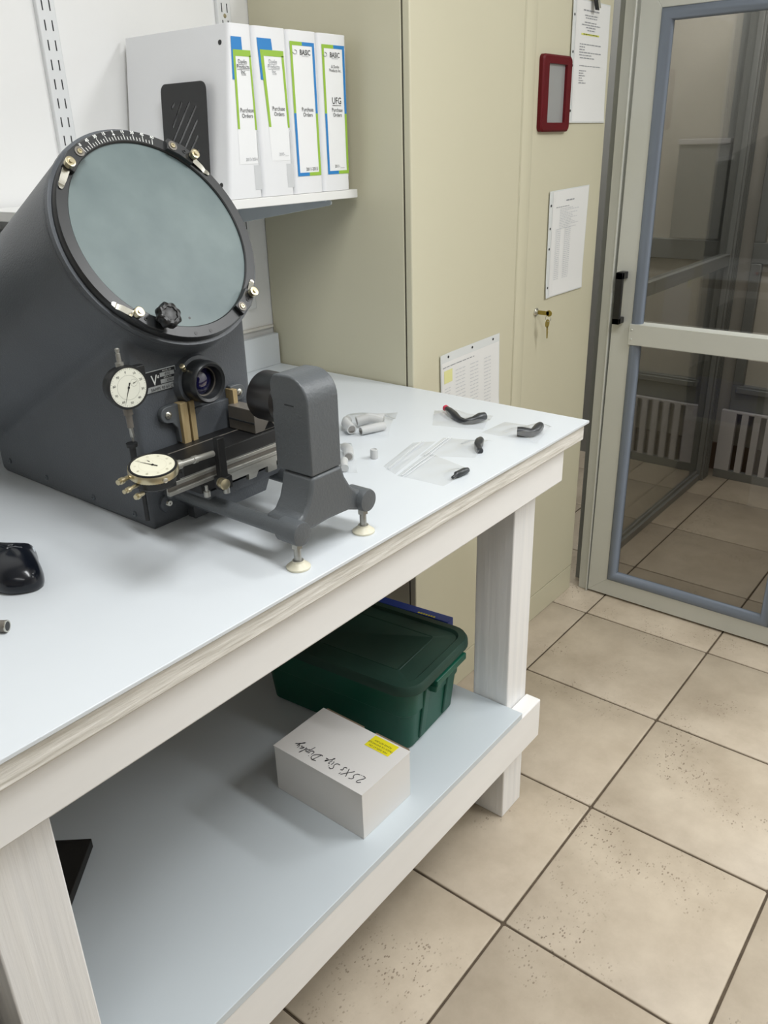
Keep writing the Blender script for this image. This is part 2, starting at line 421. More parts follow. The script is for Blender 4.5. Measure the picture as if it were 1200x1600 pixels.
# raised stiffening bend next to the meeting edge of the right door
obj('edge_fold', MB().prism([(XM+.003, .5298, .1), (XM+.012, .5275, .1), (XM+.045, .5275, .1), (XM+.055, .5298, .1)], (0, 0, 1.72)), 'cab', d2)
obj('kick_plate', MB().box(X0+.001, X1-.001, 0.531, Y0, 0.0, 0.092), 'cab', cb, bevel=.002)
lk = obj('lock', MB().lathe((0.988, .53, 1.033), (0, -1, 0), [(0, .011), (.003, .0115), (.005, .009), (.0052, .006), (.009, .0055)], 24), 'nickel', d2, label='round chrome keyhole lock')
# keys
kr = thing('key_pair', 'two small brass keys on a ring hanging from the cabinet lock', 'keys', (0.99, .515, 1.03))
def key(mb, hx, hz, ang, bow=.0112, ln=.030, y=.5):
    pts = []
    for k in range(20):
        a = 2*PI*k/20 + PI/2
        pts.append((bow*math.cos(a), bow*math.sin(a)))
    c, s = math.cos(ang), math.sin(ang)
    def tr(p): return (hx + c*p[0]-s*p[1], y, hz + s*p[0]+c*p[1])
    mb.prism([tr(p) for p in pts], (0, .0018, 0))
    mb.prism([tr(p) for p in ((-.0035, -bow*.7), (.0035, -bow*.7), (.0035, -bow-.006), (.0022, -bow-.009), (.0034, -bow-.012), (.002, -bow-ln), (-.002, -bow-ln))], (0, .0018, 0))
kb = MB()
kb.box(.9865, .9885, .488, .521, 1.0275, 1.0385)
kb.lathe((.9865, .488, 1.033), (1, 0, 0), [(0, .0085), (.0018, .0085)], 20)
obj('inserted_key', kb, 'keybrass', kr)
kh = MB(); key(kh, .994, 1.004, 0.06, y=.494)
obj('hanging_key', kh, 'keybrass', kr)
rg = MB(); ringpts = [(.990+.0*math.cos(a), .491+.008*math.cos(a), 1.019+.009*math.sin(a)) for a in [2*PI*k/18 for k in range(18)]]
rg.tube(ringpts + [ringpts[0]], .0007, 6)
obj('split_ring', rg, 'nickel', kr)

# mirror
mr = thing('locker_mirror', 'small dark red framed mirror stuck on the beige cabinet door', 'mirror', (1.022, .525, 1.485))
fr = MB()
def rr2(x0, x1, z0, z1, r, y, n=5):
    return [Vector((p.x, y, p.y)) for p in [Vector((q.x, q.y)) for q in rrect((x0+x1)/2, (z0+z1)/2, x1-x0, z1-z0, r, 0, n)]]
o1 = rr2(.946, 1.098, 1.485, 1.658, .012, .5298); o2 = rr2(.946, 1.098, 1.485, 1.658, .012, .520); o3 = rr2(.950, 1.094, 1.489, 1.654, .010, .5165)
i1 = rr2(.975, 1.069, 1.506, 1.638, .002, .5165); i2 = rr2(.975, 1.069, 1.506, 1.638, .002, .5235)
fr.rings([o1, o2, o3, i1, i2], False, False)
obj('frame', fr, 'red', mr)
obj('mirror_glass', MB().box(.9745, 1.0695, .5235, .527, 1.5055, 1.6385), 'mirror', mr)

def sheet(name, label, quad, strip, holes, lines, extra=None, curl=0.003):
    """quad: TL TR BR BL as (x,z) on the cabinet door; strip side 'L' or 'T'"""
    TL, TR, BR, BL = [Vector(q) for q in quad]
    cx = (TL+BR)/2
    t = thing(name, label, 'paper', (cx.x, .529, min(BL.y, BR.y)))
    def P(u, v, y): 
        p = TL*(1-u)*(1-v) + TR*u*(1-v) + BR*u*v + BL*(1-u)*v
        return Vector((p.x, y, p.y))
    def yy(u, v): return .5285 - curl*max(0, 1-abs(u-.0)*6) - curl*.8*max(0, (v-.85)/.15)
    n = 12; g = MB(); rows = []
    for a in range(n+1):
        rows.append([P(b/n, a/n, yy(b/n, a/n)) for b in range(n+1)])
    bmv = [[g.bm.verts.new(p) for p in r] for r in rows]
    back = [[g.bm.verts.new(p+Vector((0, .0006, 0))) for p in r] for r in rows]
    for a in range(n):
        for b in range(n):
            g.bm.faces.new((bmv[a][b], bmv[a][b+1], bmv[a+1][b+1], bmv[a+1][b]))
            g.bm.faces.new((back[a][b], back[a+1][b], back[a+1][b+1], back[a][b+1]))
    for k in range(n):
        g.bm.faces.new((bmv[0][k], back[0][k], back[0][k+1], bmv[0][k+1])); g.bm.faces.new((bmv[n][k], bmv[n][k+1], back[n][k+1], back[n][k]))
        g.bm.faces.new((bmv[k][0], bmv[k+1][0], back[k+1][0], back[k][0])); g.bm.faces.new((bmv[k][n], back[k][n], back[k+1][n], bmv[k+1][n]))
    obj('sleeve', g, 'sleeve', t, label='clear punched sheet protector')
    off = -.0006
    if strip == 'L': pu0, pv0 = .09, .01
    else: pu0, pv0 = .015, .10
    pp = MB(); m_ = 10
    prow = [[pp.bm.verts.new(P(pu0+(.985-pu0)*b/m_, pv0+(.99-pv0)*a/m_, yy(pu0+(.985-pu0)*b/m_, pv0+(.99-pv0)*a/m_)+off)) for b in range(m_+1)] for a in range(m_+1)]
    for a in range(m_):
        for b in range(m_): pp.bm.faces.new((prow[a][b], prow[a][b+1], prow[a+1][b+1], prow[a+1][b]))
    flat('printed_page', pp.bm, 'paper', t)
    qs = []
    for hpos in holes:
        u, v = (.045, hpos) if strip == 'L' else (hpos, .045)
        du, dv = (.016, .012) if strip == 'L' else (.014, .016)
        qs.append([P(u+du*math.cos(k), v+dv*math.sin(k), yy(u, v)+off*1.2) for k in [2*PI*i/10 for i in range(10)]])
    flat('punched_hole', quad_bm(qs), 'dark', t)['kind'] = 'stuff'
    lq = {}
    for (u0, u1, v, hgt, mm) in lines:
        u = u0
        step = .028
        while u < u1-.001:
            ue = min(u1, u+random.uniform(.03, .09)) if mm in ('greyprint', 'lightprint') else u1
            lq.setdefault(mm, []).append([P(a_, b_, yy(a_, b_)+off*2) for a_, b_ in ((u, v), (ue, v), (ue, v+hgt), (u, v+hgt))])
            u = ue + .012
    for mm, q in lq.items():
        fo = flat('printed_lines' if 'print' in mm else 'highlight' if mm == 'hilite' else 'sticky_note', quad_bm(q), mm, t)
        if len(q) > 1: fo['kind'] = 'stuff'
    return t
# notice with a yellow highlighted line
ln = [(.28, .70, .075, .010, 'greyprint'), (.32, .66, .115, .008, 'greyprint'), (.34, .64, .135, .008, 'greyprint'), (.32, .64, .17, .008, 'greyprint'),
      (.25, .74, .190, .008, 'greyprint'), (.36, .62, .21, .008, 'greyprint'), (.4, .6, .232, .008, 'greyprint'), (.25, .72, .262, .014, 'hilite'), (.30, .68, .265, .006, 'greyprint')]
for k, (a, b) in enumerate(((.22, .78), (.22, .36), (.22, .36), (.22, .80), (.22, .55), (.24, .62))): ln.append((a, b, .345+k*.022, .008, 'greyprint'))
ln.append((.24, .80, .52, .006, 'greyprint'))
for k, b in enumerate((.42, .36, .4, .32, .36, .42)): ln.append((.24, b, .56+k*.02, .008, 'greyprint'))
sheet('posted_notice', 'printed notice with one yellow highlighted line held by a black clip, beside the red mirror', [(1.098, 1.789), (1.318, 1.789), (1.326, 1.506), (1.104, 1.506)], 'L', (.13, .42, .53, .90), ln)
ln = [(.42, .62, .10, .012, 'greyprint'), (.18, .5, .155, .006, 'greyprint')]
for k in range(13): ln.append((.28, .28+random.uniform(.15, .5), .175+k*.015, .006, 'lightprint'))
for k in range(26): ln += [(.2, .32, .36+k*.019, .007, 'lightprint'), (.42, .58, .36+k*.019, .007, 'lightprint')]
sheet('posted_list', 'printed list in a clear sleeve on the cabinet, just above the lock with keys', [(1.028, 1.341), (1.266, 1.347), (1.257, 1.063), (1.031, 1.063)], 'L', (.13, .34, .53, .90), ln)
ln = [(.03, .55, .155, .010, 'greyprint')]
for k in range(14):
    ln += [(.06, .16, .42+k*.035, .010, 'lightprint'), (.24, .40, .24+k*.045, .010, 'lightprint'), (.48, .62, .24+k*.045, .010, 'lightprint'), (.72, .84, .24+k*.045, .010, 'lightprint')]
ln.append((.05, .19, .20, .155, 'paleyellow'))
sheet('posted_table', 'printed table in a clear sleeve with yellow note, low on the cabinet behind the workbench', [(.524, 1.004), (.797, 1.010), (.805, .803), (.530, .800)], 'T', (.13, .52, .88), ln)
clp = thing('magnetic_clip', 'small black and chrome clip holding the notice at the top of the cabinet', 'clip', (1.21, .522, 1.775))
obj('clip_body', MB().prism([(1.196, .524, 1.806), (1.222, .524, 1.806), (1.216, .516, 1.768), (1.200, .516, 1.768)], (0, -.005, 0)), 'black', clp, bevel=.001)
obj('clip_lever', MB().prism([(1.205, .5135, 1.80), (1.212, .5135, 1.80), (1.214, .508, 1.772), (1.206, .508, 1.772)], (0, -.002, 0)), 'nickel', clp)

# ------------------------------------------------------------------ wall shelf with binders
for k, sx in enumerate((-0.0855, 0.345)):
    t = thing('shelf_standard', ('slotted white steel shelf standard above the comparator' if k == 0 else 'slotted white shelf standard behind the binders'), 'shelf standard', (sx, WY-.008, 1.1))
    z0 = 1.33 if k == 0 else 1.10
    ch = MB(); ch.prism([(sx-.019, WY, z0), (sx-.019, WY-.010, z0), (sx+.019, WY-.010, z0), (sx+.019, WY, z0)], (0, 0, 2.3-z0))
    obj('channel', ch, 'steelwhite', t, bevel=.002)
    z = 1.714 + .032*16
    n = 0; first = None
    while z > z0+.03:
        for dx in (-.0075, .0075):
            if first is None:
                first = obj('slot', MB().box(sx-.0011, sx+.0011, WY-.0106, WY-.0095, -.0085, .0085), 'dark', t, smooth=False)
                first.location.z = z; first.data.transform(Matrix.Translation((0, 0, ORG(t).z)))
                first.location = (dx, 0, z-ORG(t).z)
            else:
                c = first.copy(); COL.objects.link(c); c.parent = t; c.location = (dx, 0, z-ORG(t).z)
        z -= .032
    if k == 1:
        obj('mounting_screw', MB().lathe((sx, WY-.010, 1.731), (0, -1, 0), [(0, .0045), (.002, .003)], 16), 'brass', t)

SZ = 1.3795
ws = thing('wall_shelf', 'white wall shelf board on grey blue bracket holding the binders', 'shelf', (.0, .83, 1.36))
obj('board', MB().box(-.30, .408, .667, .972, 1.3625, SZ), 'whiteboard', ws, bevel=.001)
for bx in (.332, -.12):
    bk = MB(); bk.prism([(bx, .972, 1.3615), (bx, .684, 1.3615), (bx, .678, 1.3585), (bx, .679, 1.3525), (bx, .686, 1.350), (bx, .972, 1.306)], (.004, 0, 0))
    bk.box(bx-.006, bx+.010, .69, .972, 1.3585, 1.3622)
    obj('bracket', bk, 'bracket', ws, bevel=.0008)

def binder(x0, x1, lean, label, style):
    """spine faces -Y; x0,x1 at the foot; lean = shift of the top (left side, right side)"""
    ys, yb, H = .668, .968, .291
    t = thing('ring_binder', label, 'binder', ((x0+x1)/2, .82, SZ), 'white binders on the wall shelf')
    l0, l1 = lean
    def X(u, v):   # u 0..1 across, v 0..1 up
        return (x0+l0*v)*(1-u) + (x1+l1*v)*u
    th = .0032
    # wrap profile in plan: left cover, rounded spine, right cover
    def prof(v, inset):
        a = X(0, v)+inset; b = X(1, v)-inset; y = ys+inset; r = .009-inset*.6
        pts = [(a, yb)]
        for k in range(6):
            an = PI + PI/2*k/5; pts.append((a+r+r*math.cos(an), y+r+r*math.sin(an)))
        for k in range(6):
            an = 1.5*PI + PI/2*k/5; pts.append((b-r+r*math.cos(an), y+r+r*math.sin(an)))
        pts.append((b, yb)); return pts
    g = MB(); rs = []
    for v in (0, .5, 1):
        o_ = prof(v, .0004); i_ = prof(v, th)[::-1]
        rs.append([Vector((p[0], p[1], SZ+.0005+H*v)) for p in o_+i_])
    g.rings(rs)
    obj('cover', g, 'binder', t, bevel=.0006)
    pg = MB(); pg.verts([(X(u, v)+(s*.012), y, SZ+.008+(H-.016)*v) for u, s in ((0, 1), (1, -1)) for y in (ys+.03, yb-.012) for v in (0, 1)],
                        [(0, 1, 3, 2), (4, 6, 7, 5), (0, 4, 5, 1), (2, 3, 7, 6), (0, 2, 6, 4), (1, 5, 7, 3)])
    obj('page_block', pg, 'pages', t)
    def S(u, v, k=1):   # v measured down from the top
        return Vector((X(u, 1-v), ys-.0002*k+.0004, SZ+H*(1-v)))
    def q(u0, u1, v0, v1, k): return [S(u0, v0, k), S(u0, v1, k), S(u1, v1, k), S(u1, v0, k)]
    def qs(pts, k): return [S(u, v, k) for u, v in pts]
    def put(txts):
        for mm in set(x[6] for x in txts):
            bms = [text_bm(s, sz, (1, 0, 0), (0.0, 0, 1), S(u, v, 6), bold=bo, sx=.86, spacing=1.02, underline=un) for (s, u, v, sz, bo, un, m2) in txts if m2 == mm]
            flat('lettering', join_bm(bms), mm, t)
    w = x1-x0
    if style in (1, 2):
        dv = 0 if style == 1 else -.012
        flat('spine_label', quad_bm([qs([(.2, .17+dv), (.33, .79+dv), (.9, .79+dv), (.86, .17+dv)], 2)]), 'lpaper', t)
        flat('label_grey_strip', quad_bm([qs([(.76, .80), (.78, .95), (.98, .95), (.96, .60), (.92, .60), (.92, .80)], 1.5)]), 'lgrey', t)
        flat('label_blue_bar', quad_bm([qs([(.10, .07+dv/2), (.52, .07+dv/2), (.55, .15+dv/2), (.22, .15+dv/2), (.25, .305+dv/2), (.15, .305+dv/2)], 3)]), 'lblue', t)
        flat('label_green_frame', quad_bm([qs([(.17, .14+dv), (.87, .14+dv), (.87, .175+dv), (.27, .175+dv), (.365, .585+dv), (.295, .585+dv)], 4),
                                           qs([(.80, .17+dv), (.87, .17+dv), (.935, .59+dv), (.875, .59+dv)], 4)]), 'lgreen', t)
        c1 = 'print' if style == 1 else 'greyprint'
        put([('Davlin', .53, .215+dv, .0098, 0, True, c1), ('Products', .55, .243+dv, .0098, 0, True, c1), ('Inc.', .56, .272+dv, .0098, 0, True, c1),
             ('Purchase', .62, .488+dv, .0105, 0, False, 'print'), ('Orders', .63, .520+dv, .0105, 0, False, 'print'),
             ('2013-2014' if style == 1 else '2015-___', .70, .772+dv*2, .0078, 0, False, 'greyprint')])
    else:
        a0, a1 = (.07, .88) if style == 3 else (.12, .90)
        f = .075; v0, v1 = .065, .885; fv = .022; mv = .49
        flat('spine_label', quad_bm([qs([(a0, v0), (a0+.05, v1), (a1+.03, v1), (a1, v0)], 2)]), 'lpaper', t)
        def sl(u, v): return u + .04*(v-v0)/(v1-v0)
        def sq(u0, u1, va, vb, k): return qs([(sl(u0, va), va), (sl(u0, vb), vb), (sl(u1, vb), vb), (sl(u1, va), va)], k)
        mid = a0+.40
        flat('label_green_frame', quad_bm([sq(a0, mid, v0, v0+fv, 4), sq(a0, a0+f, v0+fv, mv, 4), sq(a1-f, a1, mv, v1-fv, 4), sq(mid, a1, v1-fv, v1, 4)]), 'lgreen', t)
        flat('label_blue_frame', quad_bm([sq(mid, a1, v0, v0+fv, 4), sq(a1-f, a1, v0+fv, mv, 4), sq(a0, a0+f, mv, v1-fv, 4), sq(a0, mid, v1-fv, v1, 4)]), 'lblue', t)
        tx = [('BASIC', .56, .140, .0130, .0001, False, 'print'), ('Dental Implants', .56, .150, .0034, 0, False, 'greyprint')]
        # small swirl mark left of the logo
        mk = MB(); mk.tube([S(.22+.07*math.sin(a), .125+.012*math.cos(a)*-1, 6) for a in [x*.35 for x in range(14)]], .0005, 5)
        obj('logo_mark', mk, 'greyprint', t)
        if style == 3:
            tx += [('Purchase', .55, .478, .0105, 0, False, 'print'), ('Orders', .555, .510, .0105, 0, False, 'print'), ('2011-2015', .60, .852, .0092, 0, False, 'print')]
        else:
            tx += [('& Davlin', .56, .205, .0078, 0, False, 'print'), ('Products Inc.', .56, .228, .0078, 0, False, 'print'), ('UFG', .57, .428, .0175, 0, True, 'print'),
                   ('Purchase', .58, .478, .0105, 0, False, 'print'), ('Orders', .585, .510, .0105, 0, False, 'print'), ('2011-____', .60, .842, .0080, 0, False, 'print')]
        put(tx)
    if style == 1:
        rb = MB()
        for z in (.026, .262):
            v = z/H
            rb.lathe((X(0, v)+.0006, ys+.022, SZ+z), (-1, 0, 0), [(0, .0045), (.0012, .004), (.0013, .0025)], 16)
        obj('rivet', rb, 'black', t)
    return t
binder(.038, .1265, (.036, .004), 'white binder at the left end of the row, blue block and green frame, dated 2013-2014', 1)
binder(.1275, .2155, (.004, .003), 'white binder second from left, blue block and green frame, faded lettering', 2)
binder(.2165, .3015, (.003, .002), 'white binder third from left, green and blue frame, dated 2011-2015', 3)
binder(.3025, .387, (.002, .005), 'white binder at the right end of the row, framed label lettered UFG', 4)

# slotted black bookend
be = thing('bookend', 'black metal bookend with slanted slots leaning against the left binder', 'bookend', (.0, .77, SZ))
def bookend():
    by0, by1, bz0, bz1, r = .712, .842, SZ+.001, 1.582, .014
    def bx(z): return .0315 + (z-bz0)*.075
    pts = [(by0, bz0)]
    pts += [(by0+r-r*math.cos(R(15*k)), bz1-r+r*math.sin(R(15*k))) for k in range(7)]
    pts += [(by1-r+r*math.sin(R(15*k)), bz1-r+r*math.cos(R(15*k))) for k in range(7)]
    pts += [(by1, bz0)]
    g = MB(); g.prism([(bx(z), y, z) for y, z in pts], (.0014, 0, 0))
    pl = obj('upright_plate', g, 'blackmetal', be, smooth=False)
    slots = [((.811, 1.541), (.804, 1.548)), ((.812, 1.508), (.782, 1.549)), ((.813, 1.484), (.760, 1.548)), ((.806, 1.466), (.742, 1.541)),
             ((.793, 1.456), (.741, 1.517)), ((.775, 1.452), (.741, 1.491)), ((.758, 1.446), (.741, 1.466)), ((.748, 1.435), (.741, 1.443))]
    cg = MB()
    for (p0, p1) in slots:
        p0 = Vector(p0); p1 = Vector(p1); d = (p1-p0).normalized(); t = Vector((-d.y, d.x)); w = .0026
        q = [p0+t*w, p0-d*w, p0-t*w, p1-t*w, p1+d*w, p1+t*w]
        cg.prism([(0.0, p.x, p.y) for p in q], (.10, 0, 0))
    ct = obj('cutter', cg, 'blackmetal', be, smooth=False)
    bo = pl.modifiers.new('b', 'BOOLEAN'); bo.object = ct; bo.operation = 'DIFFERENCE'; bo.solver = 'EXACT'
    apply_mods(pl)
    bpy.data.objects.remove(ct)
    obj('foot_plate', MB().box(-.05, .034, by0+.01, by1-.01, SZ+.0003, SZ+.0015), 'blackmetal', be)
bookend()

wbx = thing('wall_cabinet', 'grey green metal box on the wall behind the comparator at the left edge', 'box', (-.55, .93, 1.19))
obj('case', MB().box(-.95, -.21, .88, WY, 1.19, 1.342), 'greenbox', wbx, bevel=.004)

# ------------------------------------------------------------------ optical comparator
oc = thing('optical_comparator', 'dark grey optical comparator with large round ground glass screen on the workbench', 'optical comparator', (-.316, .5, TZ))
TH = .491
n_ = Vector((0, -math.cos(TH), math.sin(TH))); uu = Vector((1, 0, 0)); vv_ = Vector((0, math.sin(TH), math.cos(TH)))
PC = Vector((-.319, .405, 1.363))
def scr(a_deg, r, off=0.0):
    a = R(a_deg); return PC + uu*(r*math.cos(a)) + vv_*(r*math.sin(a)) + n_*off
def scr_xy(x, y, off=0.0): return PC + uu*x + vv_*y + n_*off
# body: box + tilted drum fused
bd = MB()
bd.box(-.4235, -.2075, .384, .82, TZ+.002, 1.275)
bd.lathe(PC - n_*.016, -n_, [(0, .1575), (.47, .1575)], 96)
bd.prism([(-.4235, .42, 1.25), (-.4235, .82, 1.20), (-.4235, .82, 1.30), (-.4235, .50, 1.36)], (.216, 0, 0))
body = obj('housing', bd, 'body', oc, smooth=True, ang=180)
rm = body.modifiers.new('r', 'REMESH'); rm.mode = 'VOXEL'; rm.voxel_size = .0036
sm = body.modifiers.new('s', 'SMOOTH'); sm.iterations = 14; sm.factor = .6
apply_mods(body)
body.data.polygons.foreach_set('use_smooth', [True]*len(body.data.polygons))
body['label'] = 'dark grey enamelled body and drum'
# keep the underside flat on the bench
for v in body.data.vertices:
    if v.co.z < .006: v.co.z = max(v.co.z, .0) if v.co.z > .004 else .0
# rim groove, ring and screen
obj('drum_rim', MB().lathe(PC - n_*.022, n_, [(0, .1555), (.006, .1585), (.012, .1575), (.012, .150), (0, .150)], 96, caps=False), 'body', oc)
obj('rotating_ring', MB().lathe(PC - n_*.018, n_, [(0, .134), (0, .1525), (.014, .1525), (.018, .150), (.018, .1355), (.0165, .134), (0, .134)], 128, caps=False), 'ring', oc)
obj('ground_glass_screen', MB().lathe(PC - n_*.012, n_, [(0, .1345), (.0085, .1345)], 128), 'screen', oc, ang=30, label='pale grey green frosted glass')
for p, r_ in ((scr_xy(-.019, -.1435, .0002), .0027), (scr_xy(.007, -.1445, .0002), .0027), (scr_xy(-.016, -.120, -.0034), .0018)):
    obj('threaded_hole', MB().lathe(p, n_, [(0, r_), (.0002, r_)], 16), 'black', oc)
# vernier scale
tq = []
for k in range(-12, 13):
    a = 94.5 + k*2.0
    ln_ = .0085 if k % 3 == 0 else .0048
    hw = .00045
    c, s = math.cos(R(a)), math.sin(R(a)); t_ = Vector((-s, c))
    p0 = Vector((c, s))*.1368; p1 = Vector((c, s))*(.1368+ln_)
    tq.append([scr_xy(*(p0-t_*hw), .0003), scr_xy(*(p0+t_*hw), .0003), scr_xy(*(p1+t_*hw), .0003), scr_xy(*(p1-t_*hw), .0003)])
a = R(94.5); c, s = math.cos(a), math.sin(a); t_ = Vector((-s, c)); pk = Vector((c, s))*.1440
tq.append([scr_xy(*(pk-t_*.0024), .0003), scr_xy(*(pk+t_*.0024), .0003), scr_xy(*(pk+Vector((c, s))*.003), .0003)])
bms = [quad_bm(tq)]
for k, s_ in zip(range(-4, 5), ('60', '45', '30', '15', '0', '15', '30', '45', '60')):
    a = 94.5 + k*6.0
    r_ = .1462 if k else .1476
    o_ = scr(a, r_, .0003); ta = -(uu*-math.sin(R(a)) + vv_*math.cos(R(a))); tb_ = uu*math.cos(R(a)) + vv_*math.sin(R(a))
    bms.append(text_bm(s_, .0058 if k else .0045, ta, tb_, o_, bold=.00018))
flat('vernier_scale', join_bm(bms), 'white', oc, label='white engraved angle scale')
# four clip blocks
def tang(a0, a1, rr=.143):
    return scr(a0, rr, 0), scr(a1, rr, 0)
def clip(aw, al, at, star=False):
    sgn = 1 if al > aw else -1
    a0 = min(aw, al)-3.2; a1 = max(aw, al)+1.5
    if sgn < 0: a0, a1 = min(aw, al)-1.5, max(aw, al)+3.2
    pts = [scr(a0, .1345), scr(a0, .1515), scr((a0+a1)/2, .1535), scr(a1, .1515), scr(a1, .1345), scr((a0+a1)/2, .1350)]
    g = MB(); g.prism(pts, n_*.007)
    cbk = obj('clip_block', g, 'ring', oc, bevel=.0008, label='black screen clip block')
    if not star:
        obj('washer', MB().lathe(scr(aw, .1425, .007), n_, [(0, .0068), (.0012, .0068), (.0013, .0045), (.0004, .0042), (.0004, .0001)], 24), 'steeld', cbk)
        obj('cap_screw', MB().lathe(scr(aw, .1425, .0072), n_, [(0, .0036), (.002, .0034), (.002, .0018), (.001, .0016)], 16), 'brass', cbk)
    am = (aw*.42+al*.58)
    obj('set_screw', MB().lathe(scr(am, .1445, .0066), n_, [(0, .0032), (.0012, .003), (.0012, .0016), (.0004, .0015)], 16), 'blackmetal', cbk)
    sc_ = obj('thumb_screw', MB().lathe(scr(al, .1455, .003), n_, [(0, .0035), (.005, .0035), (.0055, .0062), (.009, .0068), (.0135, .0068), (.0138, .0055), (.0135, .003), (.0155, .0026)], 28), 'brass', oc)
    # spring tongue
    p0 = scr(al, .1455, .0035); p1 = scr(at, .1455 if not star else .150, .002)
    d = (p1-p0).normalized(); w_ = d.cross(n_).normalized()
    g = MB(); L_ = (p1-p0).length
    rs = []
    for (t, hw, off) in ((0, .0050, .0035), (.6, .0045, .0028), (.82, .0040, .0010), (.88, .0038, .0022), (1.0, .0030, .0026), (1.06, .0012, .0026)):
        c_ = p0 + d*(L_*t) + n_*(off-.0035)
        rs.append([c_-w_*hw, c_+w_*hw, c_+w_*hw+n_*.0009, c_-w_*hw+n_*.0009])
    g.rings(rs)
    obj('spring_clip', g, 'nickel', oc)
clip(124.1, 136.1, 149)
clip(59.2, 46.5, 34.0)
clip(-59.2, -47.0, -36.5)
clip(-121.5, -134.5, -146.5, star=True)
kc = scr_xy(-.066, -.1175, .008)
obj('star_knob', MB().lathe(kc, n_, [(0, .007), (.006, .007), (.006, .0155), (.009, .0168), (.017, .0168), (.020, .0145), (.0203, .010), (.0188, .009), (.0195, .004), (.0195, .0001)], 48,
    sq=lambda k, n: 1+.07*math.cos(8*2*PI*k/n)), 'black', oc, ang=50, label='black fluted plastic knob')
# lens
LA = Vector((-.317, .384, 1.160))
ly = Vector((0, -1, 0))
lb = obj('lens_boss', MB().lathe(LA + Vector((0, .004, 0)), ly, [(0, .040), (.008, .037), (.016, .036), (.017, .030)], 48), 'body', oc)
lr = obj('lens_barrel', MB().lathe(LA + ly*.010, ly, [(0, .031), (.020, .0315), (.026, .0305), (.029, .028), (.027, .0240), (.022, .0225), (.020, .0215), (.016, .0212), (.012, .0205), (.008, .0203), (.004, .0200), (.002, .0195)], 56, caps=False), 'ring', oc)
obj('lens_glass', MB().lathe(LA + ly*.018, ly, [(0, .0205), (.0, .0200), (.0025, .0175), (.005, .0125), (.0064, .007), (.0068, .0005)], 40), 'lensglass', lr, ang=60)
obj('retaining_ring', MB().lathe(LA + ly*.024, ly, [(0, .0212), (.0015, .0212), (.0015, .0198), (0, .0196)], 48, caps=False), 'steeld', lr)
obj('lens_screw', MB().lathe((-.343, .368, 1.181), (-.55, -.45, .62), [(0, .0034), (.006, .0034), (.0062, .0022), (.009, .0022), (.0092, .0038), (.013, .0038), (.0135, .0028)], 20), 'brass', oc)
# nameplate
npl = obj('nameplate', MB().box(-.402, -.3475, .3815, .3835, 1.157, 1.1875), 'platesilver', oc, bevel=.0006, label='small black and silver maker plate')
yp = .3812
flat('plate_panel', quad_bm([[(-.4005, yp, 1.1655), (-.349, yp, 1.1655), (-.349, yp, 1.1865), (-.4005, yp, 1.1865)]]), 'plateblack', npl)
flat('plate_field', quad_bm([[(-.376, yp-.0002, 1.1763), (-.351, yp-.0002, 1.1763), (-.351, yp-.0002, 1.1822), (-.376, yp-.0002, 1.1822)],
                             [(-.376, yp-.0002, 1.1667), (-.351, yp-.0002, 1.1667), (-.351, yp-.0002, 1.1727), (-.376, yp-.0002, 1.1727)]]), 'platesilver', npl)
flat('lettering', join_bm([text_bm('V', .021, (1, 0, 0), (0, 0, 1), (-.3865, yp-.0004, 1.1668), bold=.0002, sx=.8), text_bm('u', .008, (1, 0, 0), (0, 0, 1), (-.3795, yp-.0004, 1.1760), bold=.0002),
                           text_bm('MODEL NO', .0030, (1, 0, 0), (0, 0, 1), (-.3635, yp-.0004, 1.1833)), text_bm('SERIAL NO', .0028, (1, 0, 0), (0, 0, 1), (-.3635, yp-.0004, 1.1737))]), 'white', npl)
flat('lettering', join_bm([text_bm('400', .0056, (1, 0, 0), (0, 0, 1), (-.3635, yp-.0004, 1.1773), sx=1.2), text_bm('8784', .005, (1, 0, 0), (0, 0, 1), (-.360, yp-.0004, 1.1679)),
                           text_bm('3AMPS 50 60 CY', .0062, (1, 0, 0), (0, 0, 1), (-.3735, .3810, 1.1586), sx=.95)]), 'print', npl)
# side cover screws on the left side of the body
for (y, z) in ((.728, 1.104), (.783, .979), (.667, .974), (.533, .971), (.425, .970)):
    obj('cover_screw', MB().lathe((-.4235, y, z), (-1, 0, 0), [(-.003, .0052), (.0012, .0050), (.0022, .0036), (.0022, .0012), (.0012, .001)], 16), 'screwm', oc)
# front guide brackets
def guide(x0, x1, z0, z1, side, scx, scz, two):
    g = MB()
    pts = []
    for k in range(9):
        a = R(90+22.5*k) if side < 0 else R(90-22.5*k)
        pts.append((scx + .0125*math.cos(a), .384, scz + .0125*math.sin(a)))
    inner = x0 if side < 0 else x1
    pts += [(scx-side*.006, .384, scz-.0135), (inner+side*.004, .384, scz-.024), (inner+side*.003, .384, z0+.004), (inner-side*.005, .384, z0+.002), (inner-side*.005, .384, scz+.0125)]
    g.prism(pts, (0, -.009, 0))
    gb = obj('guide_bracket', g, 'lamp', oc, bevel=.0012)
    obj('bracket_screw', MB().lathe((scx, .375, scz), (0, -1, 0), [(-.001, .0056), (.0012, .0054), (.0028, .0036), (.0032, .0012), (.0018, .001)], 20), 'nickel', gb)
    w = (x1-x0)
    if two:
        obj('bronze_strip', MB().box(x0, x0+w*.50, .369, .3835, z0, z1), 'bronze', gb, bevel=.0006)
        obj('bronze_strip', MB().box(x0+w*.64, x1, .369, .3835, z0, z1), 'bronze', gb, bevel=.0006)
        obj('guide_groove', MB().box(x0+w*.50, x0+w*.64, .374, .3835, z0, z1), 'steeld', gb)
    else:
        obj('bronze_strip', MB().box(x0, x1, .366, .3835, z0, z1), 'bronze', gb, bevel=.0006)
guide(-.357, -.3315, 1.071, 1.134, -1, -.3755, 1.121, True)
